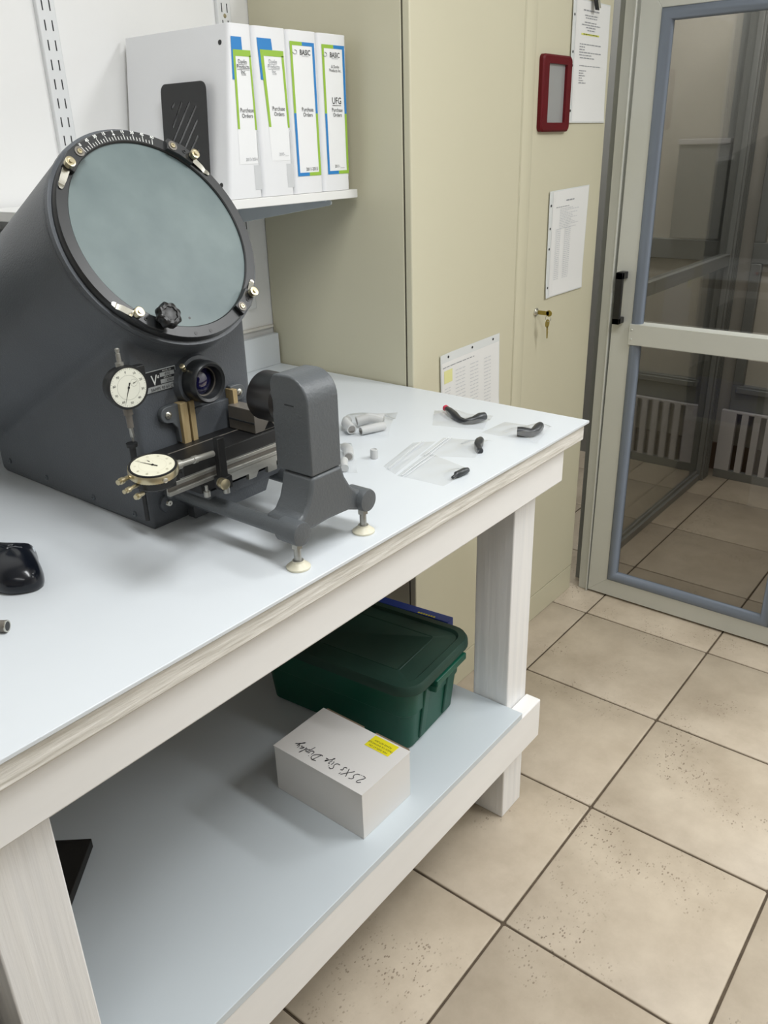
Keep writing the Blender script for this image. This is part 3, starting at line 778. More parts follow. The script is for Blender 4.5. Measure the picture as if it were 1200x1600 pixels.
guide(-.259, -.2505, 1.089, 1.132, 1, -.2385, 1.123, False)
obj('front_pad', MB().box(-.3290, -.2600, .3765, .385, 1.068, 1.118), 'body', oc, bevel=.001)
# stage
stg = obj('stage_plate', MB().box(-.436, -.178, .278, .3815, 1.052, 1.0735), 'blk', oc, bevel=.0012, label='glossy black stage table')
obj('stage_slot', MB().box(-.434, -.180, .352, .355, 1.0735, 1.0738), 'steeld', stg)
obj('stage_fence', MB().box(-.436, -.178, .2736, .2785, 1.052, 1.0880), 'blk', stg, bevel=.0006)
rl = MB()
rl.prism([(-.468, .2735, 1.0690), (-.468, .2680, 1.0690), (-.468, .2680, 1.0640), (-.468, .2715, 1.0635), (-.468, .2715, 1.0580), (-.468, .2670, 1.0575), (-.468, .2670, 1.0520), (-.468, .2735, 1.0520)], (.290, 0, 0))
obj('guide_rail', rl, 'steel', stg, bevel=.0004, label='bright steel guide rail')
obj('rail_groove', MB().box(-.467, -.179, .2705, .2718, 1.0582, 1.0634), 'steeld', stg)
tt = MB()   # toothed steel strip below rail on the right
tt.prism([(-.380, .2665, 1.0518), (-.180, .2665, 1.0518), (-.180, .2665, 1.0430), (-.274, .2665, 1.0430), (-.274, .2665, 1.0300), (-.292, .2665, 1.0300), (-.292, .2665, 1.0400), (-.310, .2665, 1.0400),
          (-.316, .2665, 1.0310), (-.330, .2665, 1.0310), (-.330, .2665, 1.0400), (-.360, .2665, 1.0400)], (0, .006, 0))
obj('notched_strip', tt, 'steel', stg)
obj('stage_slide', MB().box(-.400, -.190, .290, .376, 1.026, 1.0515), 'blk', stg, bevel=.002)
obj('stop_post', MB().box(-.3935, -.381, .250, .2600, 1.040, 1.114).box(-.395, -.376, .248, .2640, 1.040, 1.058), 'blk', stg, bevel=.001)
obj('clamp_knob', MB().lathe((-.400, .248, 1.056), (-.15, -1, 0), [(0, .003), (.004, .003), (.004, .0068), (.008, .0072), (.0085, .004), (.010, .004), (.0105, .0076), (.016, .0076), (.0165, .006)], 24), 'brass', stg)
pn = MB()
for x, y in ((-.4115, .262), (-.3870, .250)): pn.lathe((x, y, 1.050), (0, 0, -1), [(0, .0022), (.008, .0022), (.008, .0046), (.0155, .0046)], 16)
obj('lower_pin', pn, 'steel', stg)
# pedestal casting under the stage
pd = MB()
pd.rings([rrect(-.300, .334, .175, .092, .004, 1.026), rrect(-.300, .334, .175, .092, .004, 1.012), rrect(-.318, .340, .120, .084, .004, 1.008), rrect(-.318, .343, .112, .078, .006, .984)][::-1])
obj('stage_pedestal', pd, 'body', oc, bevel=.001)
obj('mounting_lug', MB().prism([(-.212, .376, 1.012), (-.196, .376, 1.012), (-.190, .376, .986), (-.226, .376, .992)], (0, .010, 0)), 'body', oc, bevel=.001)
obj('lug_screw', MB().lathe((-.205, .376, 1.000), (0, -1, 0), [(0, .003), (.001, .0025)], 14), 'nickel', oc)
lg = obj('mounting_lug', MB().lathe((-.393, .3845, .9885), (0, -1, 0), [(0, .0145), (.005, .0140), (.006, .0125)], 28), 'body', oc)
obj('lug_screw', MB().lathe((-.393, .3785, .9885), (0, -1, 0), [(0, .0055), (.0025, .0042), (.0026, .0014), (.0016, .001)], 18), 'nickel', lg)
obj('front_stop', MB().box(-.358, -.322, .366, .384, TZ+.0002, .975), 'body', oc, bevel=.002)
obj('slide_rod', MB().cyl((-.437, .374, 1.047), (-.437, .374, .978), .0034, n=14), 'blackmetal', oc)
# support rods
for x in (-.380, -.2435):
    obj('support_rod', MB().lathe((x, .384, 1.005), (0, -1, 0), [(-.004, .017), (.008, .0165), (.012, .0115), (.255, .0115)], 28), 'lamp', oc)
# lamp stand casting
yk = .118
cs = MB()
prof = [(-.345, 1.0705), (-.286, 1.0705), (-.280, 1.052), (-.270, 1.036), (-.256, 1.022), (-.243, 1.020), (-.236, 1.010), (-.243, .992), (-.256, .992), (-.275, .999), (-.316, 1.001), (-.352, .999), (-.366, .992), (-.380, .990), (-.388, 1.005), (-.380, 1.020), (-.366, 1.022), (-.355, 1.036), (-.349, 1.052)]
cs.prism([(x, .1245, z) for x, z in prof], (0, .056, 0))
obj('lamp_stand', cs, 'lamp', oc, bevel=.0045, seg=3, label='grey splayed lamp stand casting')
for x in (-.380, -.2435):
    kb_ = obj('end_boss', MB().lathe((x, .150, 1.005), (0, -1, 0), [(0, .0165), (.032, .0170), (.0350, .0160), (.0355, .0140)], 36), 'lamp', oc)
# lamp head
hh = MB()
HX0, HX1 = -.345, -.286
pf = [(.190, 1.0715), (.190, 1.191)]
for k in range(5): a = R(0+90*k/4); pf.append((.178+.012*math.cos(a), 1.191+.012*math.sin(a)))
for k in range(9): a = R(90+90*k/8); pf.append((.159+.034*math.cos(a), 1.1695+.034*math.sin(a)))
pf.append((.125, 1.0715))
hh.prism([(HX0, y, z) for y, z in pf], (HX1-HX0, 0, 0))
lh = obj('lamp_head', hh, 'lamp', oc, bevel=.007, seg=4, ang=60, label='grey rounded lamp head')
obj('head_slit', MB().box(-.3456, -.3448, .150, .166, 1.1635, 1.1652), 'dark', lh)
obj('condenser_lens', MB().lathe((-.316, .188, 1.160), (0, 1, 0), [(0, .030), (.004, .0335), (.044, .0340), (.047, .0325), (.047, .027), (.043, .025)], 48), 'cond', oc, label='black condenser lens tube')
# levelling feet
for x in (-.380, -.2435):
    yk2 = .127
    ft = obj('levelling_foot', MB().lathe((x, yk2, TZ+.0004), (0, 0, 1), [(0, .0165), (.0025, .0165), (.0045, .0140), (.009, .0085), (.011, .0080)], 32), 'foot', oc, label='ivory levelling foot')
    obj('foot_stem', MB().lathe((x, yk2, TZ+.010), (0, 0, 1), [(0, .0068), (.0012, .0075), (.0018, .0075), (.002, .0050), (.030, .0050)], 24), 'steel', ft)
    obj('lock_nut', MB().lathe((x, yk2, TZ+.030), (0, 0, 1), [(0, .0078), (.007, .0078)], 6), 'steel', ft)
    
# dial indicators
def dial(c, face, up, rad, depth, facem, casem, hand_a, small_a, name, lbl, pm='print'):
    c = Vector(c); f = Vector(face).normalized(); up = (Vector(up) - f*Vector(up).dot(f)).normalized(); rt = up.cross(f)
    case = obj(name, MB().lathe(c - f*depth, f, [(0, rad*.82), (.002, rad*.88), (depth*.55, rad*.90), (depth*.55, rad*.97), (depth-.003, rad), (depth, rad*.97), (depth, rad*.90), (depth-.0015, rad*.885)], 56), casem, oc, label=lbl)
    obj('dial_face', MB().lathe(c - f*.0012, f, [(0, rad*.885), (.0005, rad*.885)], 56), facem, case)
    o = c - f*.0006
    def P(x, y, k=0): return o + rt*x + up*y + f*(.0002*k)
    qs = []
    for k in range(50):
        a = 2*PI*k/50; r1 = rad*.86; r0 = rad*(.79 if k % 5 == 0 else .82); hw = .00013
        cc, ss = math.cos(a), math.sin(a)
        qs.append([P(r0*cc-hw*ss, r0*ss+hw*cc), P(r0*cc+hw*ss, r0*ss-hw*cc), P(r1*cc+hw*ss, r1*ss-hw*cc), P(r1*cc-hw*ss, r1*ss+hw*cc)])
    for k in range(40):
        a0 = 2*PI*k/40; a1 = 2*PI*(k+1)/40
        for (r_, cx_, cy_) in ((rad*.55, 0, 0), (rad*.16, rad*.30, rad*.15)):
            qs.append([P(cx_+r_*math.cos(a0), cy_+r_*math.sin(a0)), P(cx_+(r_+.0002)*math.cos(a0), cy_+(r_+.0002)*math.sin(a0)), P(cx_+(r_+.0002)*math.cos(a1), cy_+(r_+.0002)*math.sin(a1)), P(cx_+r_*math.cos(a1), cy_+r_*math.sin(a1))])
    bms = [quad_bm(qs)]
    for k in range(10):
        a = R(90-36*k); bms.append(text_bm(str(k*10), rad*.15, rt, up, P(rad*.70*math.cos(a), rad*.70*math.sin(a)-rad*.05, 1)))
    flat('dial_print', join_bm(bms), pm, case)['kind'] = 'stuff'
    hb = MB()
    def hand(cx_, cy_, ang, ln_, w):
        d = Vector((math.cos(R(ang)), math.sin(R(ang)))); t_ = Vector((-d.y, d.x)); b = Vector((cx_, cy_))
        pts = [b-d*ln_*.28+t_*w*1.6, b-d*ln_*.28-t_*w*1.6, b-t_*w, b+d*ln_, b+t_*w]
        hb.prism([P(p.x, p.y, 2) for p in pts], f*.0003)
    hand(0, 0, hand_a, rad*.80, .00055); hand(rad*.30, rad*.15, small_a, rad*.14, .0004)
    hb.lathe(P(0, 0, 2), f, [(0, rad*.055), (.0008, rad*.045)], 14)
    obj('dial_hand', hb, 'black', case)
    return case, rt, up, f
D1 = Vector((-.458, .337, 1.187))
case1, rt, up, f_ = dial(D1, (-.10, -1, .05), (-.06, 0, 1), .0292, .024, 'dialw', 'blackmetal', -116, 12, 'vertical_dial_gauge', 'round white dial gauge with black bezel, upright')
st = MB(); dn = Vector((.02, 0, -1)).normalized(); yoff = Vector((0, .012, 0))
st.lathe(D1+yoff+dn*.027, dn, [(0, .0062), (.012, .0062), (.0125, .0044), (.030, .0044)], 20)
sp_ = MB(); sp_.lathe(D1+yoff-dn*.026, -dn, [(0, .0055), (.006, .0055), (.0065, .0032), (.018, .0032), (.0185, .0022), (.021, .0030), (.024, .0030), (.025, .0018)], 18)
obj('gauge_stem', st, 'steeld', case1)
obj('gauge_cap', sp_, 'steel', case1)
obj('gauge_plunger', MB().lathe(D1+yoff+dn*.056, dn, [(0, .0030), (.014, .0030), (.016, .0016), (.021, .0012)], 16), 'steel', case1)
obj('gauge_anvil', MB().lathe((-.4595, .349, 1.1085), (0, 0, -1), [(0, .0078), (.005, .0074), (.006, .0045), (.040, .0045)], 20), 'blackmetal', oc)
obj('gauge_mount', MB().box(-.4700, -.4200, .3500, .362, 1.188, 1.208), 'blackmetal', oc, bevel=.001)
D2 = Vector((-.508, .237, 1.117))
case2, rt, up, f_ = dial(D2, (-.10, -.16, 1), (-.75, .6, .0), .0302, .024, 'dial', 'blk', 60, 40, 'flat_dial_gauge', 'cream faced dial gauge lying flat', pm='dialprint')
bz = obj('knurled_bezel', MB().lathe(D2 - f_*.0105, f_, [(0, .0306), (.007, .0306), (.009, .0298), (.009, .0283), (.0, .0283)], 120, caps=False, sq=lambda k, n: 1+.012*(k % 2)), 'brass', case2)
g = MB(); ax = Vector((1, .06, -.06)).normalized(); c_ = D2 - f_*.012
g.lathe(c_+ax*.030, ax, [(0, .0062), (.013, .0062), (.0135, .0042), (.034, .0042), (.0345, .0052), (.041, .0052), (.0415, .0042), (.070, .0042)], 20)
obj('gauge_stem', g, 'steel', case2)
g = MB()
for (dy, dz, l_, r_) in ((.012, .001, .022, .0042), (-.003, -.006, .026, .0034), (-.010, -.016, .014, .0040)):
    s_ = c_ + Vector((-.026, dy, dz)); d_ = Vector((-1, -.25, 0))
    g.lathe(s_, d_, [(0, r_*.7), (l_*.55, r_*.7), (l_*.6, r_), (l_*.8, r_), (l_*.82, r_*.6), (l_, r_*.8)], 16)
obj('gauge_screws', g, 'brass', case2)
obj('gauge_cradle', MB().box(-.512, -.455, .258, .270, 1.074, 1.086).box(-.500, -.470, .246, .262, 1.074, 1.094), 'blk', case2, bevel=.001)
obj('cradle_screw', MB().lathe(D2+Vector((-.006, -.0300, -.012)), (-.1, -1, 0), [(-.004, .0034), (.0015, .0032), (.002, .002)], 14), 'nickel', case2)
# power cord
obj('power_cord', MB().tube([(-.39, .815, 1.006), (-.40, .84, 1.006), (-.43, .86, 1.003), (-.50, .88, .99), (-.60, .89, .965), (-.75, .88, .958)], .0042, 10), 'black', oc)

vb = thing('v_block', 'worn grey steel V block standing on the comparator stage', 'V block', (-.240, .341, 1.0735))
g = MB(); y0 = .312
g.prism([(-.269, y0, 1.0745), (-.205, y0, 1.0745), (-.205, y0, 1.1105), (-.216, y0, 1.1105), (-.2305, y0, 1.087), (-.245, y0, 1.1105), (-.269, y0, 1.1105)], (0, .058, 0))
obj('block', g, 'steeld', vb, bevel=.0008, smooth=False)
obj('side_groove', MB().box(-.2700, -.2688, .3125, .368, 1.089, 1.0915), 'dark', vb)
obj('dark_notch', MB().prism([(-.250, y0-.0004, 1.0765), (-.2385, y0-.0004, 1.0905), (-.228, y0-.0004, 1.0765)], (0, .0006, 0)), 'black', vb)

# ------------------------------------------------------------------ things on the bench
# computer mouse
ms = thing('computer_mouse', 'glossy blue black wireless computer mouse at the left edge of the workbench', 'computer mouse', (-.622, .415, TZ))
def mouse():
    base = [(-0.616, 0.51), (-0.608, 0.497), (-0.6, 0.477), (-0.59, 0.459), (-0.579, 0.44), (-0.579, 0.434), (-0.588, 0.417), (-0.594, 0.4), (-0.603, 0.378), (-0.613, 0.363), (-0.625, 0.357), (-0.637, 0.36), (-0.652, 0.372), (-0.66, 0.389), (-0.662, 0.419), (-0.65, 0.46), (-0.632, 0.495)]
    n0 = len(base); pts = []
    for i in range(n0):           # closed Catmull-Rom
        p = [Vector(base[(i+k-1) % n0]) for k in range(4)]
        for k in range(4):
            t = k/4
            pts.append(.5*((2*p[1]) + (p[2]-p[0])*t + (2*p[0]-5*p[1]+4*p[2]-p[3])*t*t + (3*p[1]-p[0]-3*p[2]+p[3])*t**3))
    c = sum(pts, Vector((0, 0)))/len(pts)
    rs = []
    for (s_, z) in ((.955, .0004), (.985, .003), (1.0, .008), (.99, .014), (.955, .021), (.89, .0275), (.78, .0330), (.63, .0370), (.45, .0395), (.24, .0408), (.05, .0412)):
        sh = Vector((-.002, .0)) * (z/.04)
        rs.append([Vector((c.x+(p.x-c.x)*s_+sh.x, c.y+(p.y-c.y)*s_+sh.y, TZ+.0004+z*(1-.10*((p-c).length/.07)))) for p in pts])
    g = MB(); g.rings(rs)
    o = obj('shell', g, 'mouse', ms, ang=80)
    # small maker's mark printed across the palm rest
    mk = join_bm([text_bm('Logitech', .0060, (.63, -.776, 0), (.776, .63, 0), (-.6135, .4235, 0)),
                  quad_bm([[(-.6135+.006*a, .4345+.004*b, 0) for a, b in ((-1, -.3), (.2, -1), (.8, .1), (0, 1))]])])
    org = ORG(ms)
    for v in mk.verts:
        hit, loc, nrm, idx = o.ray_cast(Vector((v.co.x, v.co.y, 2)) - org, Vector((0, 0, -1)))
        v.co.z = (loc.z + org.z + .0003) if hit else TZ + .04
    flat('lettering', mk, 'greyprint', ms)
    obj('scroll_wheel', MB().lathe((-.6035, .459, TZ+.0215), (.8, .6, 0), [(0, .005), (.001, .0065), (.006, .0065), (.007, .005)], 20), 'mouserub', ms)
    obj('side_button', MB().tube([(-.585, .440, TZ+.021), (-.588, .430, TZ+.022), (-.593, .420, TZ+.020)], [.002, .0050, .0016], 10), 'bracket', ms)
mouse()
# short metal tube
tp = thing('metal_tube', 'short dark metal tube with open end below the mouse', 'tube', (-.735, .335, TZ))
pts = [Vector((-.700, .296, TZ+.0075)), Vector((-.716, .318, TZ+.0075)), Vector((-.731, .345, TZ+.0075)), Vector((-.742, .375, TZ+.0075))]
g = MB(); g.tube(pts, .0072, 20)
obj('tube_wall', g, 'steeld', tp)
d_ = (pts[0]-pts[1]).normalized()
obj('bore', MB().lathe(pts[0]+d_*.0001, d_, [(0, .0056), (.0002, .0056)], 20), 'black', tp)
obj('rim', MB().lathe(pts[0]-d_*.001, d_, [(0, .0074), (.0014, .0074), (.0014, .0057), (0, .0057)], 24, caps=False), 'nickel', tp)

# small knurled cylinder
kc_ = thing('knurled_cylinder', 'tiny pale grey knurled metal cylinder standing alone on the workbench', 'cylinder', (.004, .308, TZ))
obj('barrel', MB().lathe((.004, .308, TZ), (0, 0, 1), [(0, .0062), (.0006, .0068), (.0165, .0068), (.0172, .0062), (.0172, .0050), (.0155, .0046)], 56, sq=lambda k, n: 1+.03*(k % 2)), 'pale', kc_)

def film(quad, bumps, parent, hgt=.0016, n=16, seal=None, name='bag_film', wr=1.0):
    A, B, C_, D = [Vector(q) for q in quad]
    bm = bmesh.new(); rows = []
    ph = random.uniform(0, 6)
    for i in range(n+1):
        r_ = []
        for j in range(n+1):
            u, v = j/n, i/n
            p = A*(1-u)*(1-v)+B*u*(1-v)+C_*u*v+D*(1-u)*v
            e = min(u, 1-u, v, 1-v)*6; e = min(1, e)
            z = hgt*e*(.55+.25*wr*math.sin(u*9+v*5+ph)+.2*wr*math.sin(v*14-u*7+ph*2))
            for (bx_, by_, br, bh) in bumps:
                d = (p-Vector((bx_, by_))).length/br
                if d < 1.6: z = max(z, bh*(math.cos(min(1, d/1.6)*PI)*.5+.5)**.5 if d < 1.6 else 0)
            r_.append(bm.verts.new((p.x, p.y, TZ+.0006+z)))
        rows.append(r_)
    for i in range(n):
        for j in range(n): bm.faces.new((rows[i][j], rows[i][j+1], rows[i+1][j+1], rows[i+1][j]))
    o = obj(name, bm, 'bag', parent, ang=60)
    if seal:
        (s0, s1) = seal
        for w in (0, .012):
            a = A.lerp(D, s0+w) if False else None
        P0 = (A.lerp(D, s0), B.lerp(C_, s0)); 
        g = MB()
        for ds in (0, .075):
            q0 = A.lerp(D, s0+ds); q1 = B.lerp(C_, s0+ds)
            g.tube([(q0.x, q0.y, TZ+.0022), ((q0.x+q1.x)/2, (q0.y+q1.y)/2, TZ+.0030), (q1.x, q1.y, TZ+.0022)], .0009 if ds == 0 else .0006, 6)
        obj('zip_seal', g, 'seal', parent)
    return o
def blob(pts, rad, name, label, cat, m, group=None, extra=None):
    c = sum((Vector(p) for p in pts), Vector())/len(pts)
    t = thing(name, label, cat, (c.x, c.y, TZ), group)
    g = MB(); g.tube(pts, rad, 14)
    obj('shell', g, m, t, ang=50)
    return t
ZB = TZ+.009
# bag with pale curled pieces, right of the lamp head
b = thing('plastic_bag', 'crumpled clear bag of pale curled pieces beside the lamp head', 'plastic bag', (.13, .43, TZ), 'clear zip bags on the workbench')
film([(.055, .430), (.17, .505), (.245, .440), (.105, .355)], [(.12, .435, .055, .027)], b, hgt=.004, wr=1.6)
t = thing('curled_fittings', 'pale grey curled plastic fittings inside the bag nearest the beige cabinet side', 'fittings', (.12, .43, TZ))
def fitting(p, r=.009, m='pale'):
    g = MB(); pv = [Vector(q) for q in p]
    n = 14; rs = []
    g.tube(pv, r, 14); obj('fitting', g, m, t, ang=50)
    d0 = (pv[0]-pv[1]).normalized(); g2 = MB(); g2.lathe(pv[0], d0, [(0, r*.75), (.0002, r*.75)], 14); obj('fitting_bore', g2, 'steeld', t)
fitting([(.078, .424, TZ+.012), (.092, .450, TZ+.016), (.115, .468, TZ+.012)], .010)
fitting([(.088, .410, TZ+.009), (.116, .398, TZ+.010), (.138, .392, TZ+.009)], .0085)
fitting([(.118, .445, TZ+.014), (.140, .430, TZ+.018), (.156, .410, TZ+.012)], .010)
fitting([(.135, .455, TZ+.009), (.160, .445, TZ+.011), (.180, .425, TZ+.009)], .008)
# bag behind the lamp head
b = thing('plastic_bag', 'clear bag half hidden behind the grey lamp head', 'plastic bag', (-.03, .35, TZ), 'clear zip bags on the workbench')
film([(-.100, .330), (.010, .425), (.040, .400), (-.070, .285)], [(-.02, .352, .04, .022)], b, hgt=.004, wr=1.6)
t = thing('curled_fittings', 'pale grey fittings in the bag partly hidden by the lamp head', 'fittings', (-.02, .35, TZ))
fitting([(-.035, .335, TZ+.009), (-.015, .352, TZ+.012), (-.002, .372, TZ+.010)], .009)
fitting([(-.052, .330, TZ+.008), (-.068, .318, TZ+.010), (-.080, .305, TZ+.008)], .007)
# bag C with red tip
G = 'clear zip bags on the workbench'
b = thing('plastic_bag', 'clear bag holding the red tipped dark tube', 'plastic bag', (.27, .31, TZ), G)
film([(.215, .330), (.300, .385), (.335, .262), (.248, .232)], [(.285, .335, .025, .012), (.275, .268, .022, .012)], b, hgt=.003)
t = blob([(.298, .352, TZ+.010), (.288, .338, TZ+.010), (.276, .318, TZ+.008), (.262, .296, TZ+.006), (.258, .280, TZ+.006), (.268, .268, TZ+.008), (.284, .262, TZ+.011), (.296, .258, TZ+.011)], [.0055, .0075, .008, .006, .0055, .0075, .0095, .008],
     'tube_connector', 'dark curved connector with a pink red tip near the cabinet', 'connector', 'component')
obj('tip', MB().lathe((.297, .351, TZ+.010), (.35, .8, .1), [(0, .0062), (.006, .0066), (.010, .004)], 16), 'pink', t, label='pink red end cap')
# bag D
b = thing('plastic_bag', 'clear bag holding the dark piece nearest the right corner of the workbench', 'plastic bag', (.28, .17, TZ), G)
film([(.232, .225), (.315, .222), (.325, .120), (.235, .105)], [(.262, .145, .03, .015), (.295, .135, .025, .016)], b, hgt=.003)
t = blob([(.252, .158, TZ+.010), (.256, .150, TZ+.010), (.260, .140, TZ+.009), (.264, .132, TZ+.009), (.276, .132, TZ+.010), (.290, .134, TZ+.011), (.303, .137, TZ+.011)], [.0088, .0092, .0088, .0075, .0088, .0095, .0080],
     'elbow_connector', 'dark bent connector in the bag at the right corner of the workbench', 'connector', 'component')
# bag E
b = thing('plastic_bag', 'long clear bag holding a stubby dark angled piece', 'plastic bag', (.13, .21, TZ), G)
film([(.057, .247), (.165, .268), (.200, .180), (.108, .160)], [(.155, .178, .028, .013)], b, hgt=.0022, seal=(.10, .12))
t = blob([(.176, .192, TZ+.008), (.164, .187, TZ+.009), (.150, .180, TZ+.009), (.142, .176, TZ+.008), (.137, .170, TZ+.006), (.131, .164, TZ+.005)], [.0065, .0085, .0085, .0062, .0056, .0058],
     'hex_connector', 'short dark angled connector in the middle bag on the workbench', 'connector', 'component')
# bag F
b = thing('plastic_bag', 'clear zip bag nearest the front edge of the workbench, with a small dark plug', 'plastic bag', (.02, .18, TZ), G)
film([(-.040, .222), (.082, .245), (.052, .128), (-.034, .130)], [(.022, .132, .02, .010)], b, hgt=.0020, seal=(.10, .12))
t = blob([(-.004, .133, TZ+.005), (.006, .133, TZ+.0055), (.008, .133, TZ+.0065), (.030, .131, TZ+.0065), (.038, .130, TZ+.006)], [.0025, .0035, .0055, .0060, .0045],
     'small_plug', 'small dark cylindrical plug in the bag nearest the bench front edge', 'plug', 'component')
# empty bag G
b = thing('plastic_bag', 'empty flat clear bag lying between the small cylinder and the other bags', 'plastic bag', (.05, .26, TZ), G)
film([(-.020, .268), (.110, .300), (.140, .268), (-.038, .228)], [], b, hgt=.0015, seal=(.4, .5))

# ------------------------------------------------------------------ things on the lower shelf
ZS = .3262
# white card box
wx = thing('card_box', 'white card box with handwriting and a yellow label on the lower shelf', 'box', (-.168, .270, ZS))
bx0, bx1, by0, by1, bh = -.238, -.098, .160, .378, .1045
obj('box_body', MB().box(bx0, bx1, by0, by1, ZS, ZS+bh-.002), 'card', wx, bevel=.0008)
lidm = MB(); lidm.prism([(bx0-.001, by0-.001, ZS+bh-.0018), (bx1+.001, by0-.001, ZS+bh-.0018), (bx1+.001, by1+.001, ZS+bh-.0018), (bx0-.001, by1+.001, ZS+bh-.0018)], (0, 0, .0016))
obj('box_lid', lidm, 'card', wx)
obj('tuck_flap', MB().box(bx1+.001, bx1+.0056, .165, .245, ZS+.060, ZS+bh-.001), 'kraft', wx)
obj('tuck_flap', MB().box(bx1+.001, bx1+.0056, .275, .372, ZS+.060, ZS+bh-.001), 'kraft', wx)
zt = ZS+bh+.0001
yl = MB(); yl.prism([(-.134, .184, zt), (-.101, .183, zt), (-.101, .240, zt), (-.134, .241, zt)], (0, 0, .0003))
ylo = obj('yellow_label', yl, 'yellow', wx)
flat('lettering', join_bm([text_bm(s, .0062, (0, 1, 0), (-1, 0, 0), (x, .212, zt+.0005), sx=.9) for s, x in (('FOR DISPLAY ON', -.1265), ('TRADE OR SHOWCASE', -.1185), ('PLEASE RETURN', -.1105))]), 'print', ylo)
# handwriting as pen strokes: letter coordinates (x along the line, y up), x grows to the next letters
HW = [
 [(0, .75), (.12, .95), (.3, .95), (.38, .75), (.2, .4), (0, .05), (.42, .02)],           # 2
 [(.55, .05), (.58, .02)],                                                                 # .
 [(1.05, .95), (.78, .95), (.75, .58), (.95, .62), (1.05, .35), (.92, .05), (.7, .08)],    # 5
 [(1.35, .95), (1.85, .02)], [(1.85, .98), (1.30, 0)],                                     # X
 [(2.0, 1.0), (1.98, .82)],                                                                # '
 [(2.28, .52), (2.12, .5), (2.12, .34), (2.28, .28), (2.25, .05), (2.05, .05)],            # s
 [(3.15, .88), (2.92, .98), (2.78, .78), (2.95, .55), (3.15, .35), (3.0, .03), (2.75, .1)],# S
 [(3.28, .5), (3.30, .1), (3.42, .08)], [(3.30, .72), (3.31, .76)],                        # i
 [(3.45, .5), (3.72, .5), (3.48, .08), (3.75, .02), (3.72, -.35), (3.55, -.3), (3.85, .15)],# z
 [(3.85, .2), (4.08, .35), (4.0, .52), (3.86, .35), (3.9, .06), (4.2, .12)],               # e
 [(4.85, 1.0), (4.75, .0)], [(4.55, .9), (4.95, 1.02), (5.3, .7), (5.2, .2), (4.65, -.02), (4.6, .1)],  # D
 [(5.42, .5), (5.44, .08), (5.55, .1)], [(5.45, .75), (5.46, .79)],                        # i
 [(5.82, .5), (5.66, .45), (5.82, .25), (5.72, .04), (5.58, .08)],                         # s
 [(5.92, .5), (5.92, -.42)], [(5.93, .4), (6.1, .52), (6.2, .3), (6.05, .06), (5.93, .12)],# p
 [(6.25, .1), (6.42, .95), (6.32, 1.0), (6.30, .15), (6.42, .05)],                         # l
 [(6.75, .45), (6.58, .48), (6.5, .2), (6.62, .05), (6.76, .42), (6.78, .08), (6.9, .12)], # a
 [(6.95, .5), (7.0, .12), (7.15, .1), (7.25, .5), (7.18, -.1), (7.05, -.45), (6.85, -.38), (7.3, .0), (7.5, .2)], # y
]
hw = MB(); k_ = .0245; sx_ = (.345-.178)/7.4
for st_ in HW:
    # smooth the polyline a little
    P2 = []
    for i in range(len(st_)-1):
        a_, b_ = Vector(st_[i]), Vector(st_[i+1]); P2 += [a_.lerp(b_, t) for t in (0, .5)]
    P2.append(Vector(st_[-1]))
    if len(P2) > 4:
        for _ in range(2): P2 = [P2[0]] + [(P2[i-1]+P2[i]*2+P2[i+1])/4 for i in range(1, len(P2)-1)] + [P2[-1]]
    hw.tube([(-.200 - p.y*k_*.85 - (p.x/7.4)*.006, .178+p.x*sx_ + p.y*.004, zt+.0004) for p in P2], .00065, 5)
obj('handwriting', hw, 'ink', wx, label='black handwritten words on the lid')

# green tote
tt_ = thing('storage_tote', 'dark green plastic storage tote with lid on the lower shelf behind the white box', 'storage tote', (.075, .425, ZS))
tw, td = .206, .375
def L2(z, w, d, r): return rrect(.075, .425, w, d, r, z, 6)
g = MB()
g.rings([L2(ZS+.0005, tw-.022, td-.022, .020), L2(ZS+.006, tw-.010, td-.010, .024), L2(ZS+.09, tw+.006, td+.006, .028), L2(ZS+.094, tw+.014, td+.014, .032), L2(ZS+.150, tw+.022, td+.022, .036),
         L2(ZS+.151, tw+.040, td+.040, .042), L2(ZS+.160, tw+.041, td+.041, .042)])
tbody = obj('tote_body', g, 'bin', tt_, ang=30)
# vertical ribs and recess panels on the sides
g = MB()
ysf = .425-td/2
for cx_ in (-.044, .044):
    g.prism([(.075+cx_-.011, ysf+.012, ZS+.006), (.075+cx_+.011, ysf+.012, ZS+.006), (.075+cx_+.012, ysf-.016, ZS+.148), (.075+cx_-.012, ysf-.016, ZS+.148)], (0, .014, 0)) if False else None
for cx_ in (-.048, .048):
    w0 = .010; g = MB()
    g.verts([(.075+cx_-w0, ysf+.001, ZS+.010), (.075+cx_+w0, ysf+.001, ZS+.010), (.075+cx_+w0, ysf+.03, ZS+.010), (.075+cx_-w0, ysf+.03, ZS+.010),
             (.075+cx_-w0, ysf-.016, ZS+.148), (.075+cx_+w0, ysf-.016, ZS+.148), (.075+cx_+w0, ysf+.03, ZS+.148), (.075+cx_-w0, ysf+.03, ZS+.148)],
            [(0, 3, 2, 1), (4, 5, 6, 7), (0, 1, 5, 4), (1, 2, 6, 5), (2, 3, 7, 6), (3, 0, 4, 7)])
    obj('side_rib', g, 'bin', tt_, bevel=.003)
g = MB()
g.rings([L2(ZS+.158, tw+.048, td+.048, .044), L2(ZS+.160, tw+.056, td+.056, .048), L2(ZS+.174, tw+.054, td+.054, .047), L2(ZS+.180, tw+.046, td+.046, .043), L2(ZS+.1805, tw+.016, td+.016, .030),
         L2(ZS+.175, tw+.006, td+.006, .026), L2(ZS+.175, tw-.060, td-.080, .006), L2(ZS+.1758, tw-.062, td-.082, .006), L2(ZS+.1758, tw-.065, td-.085, .006), L2(ZS+.1748, tw-.068, td-.088, .006)])
obj('lid', g, 'lid', tt_, ang=30)
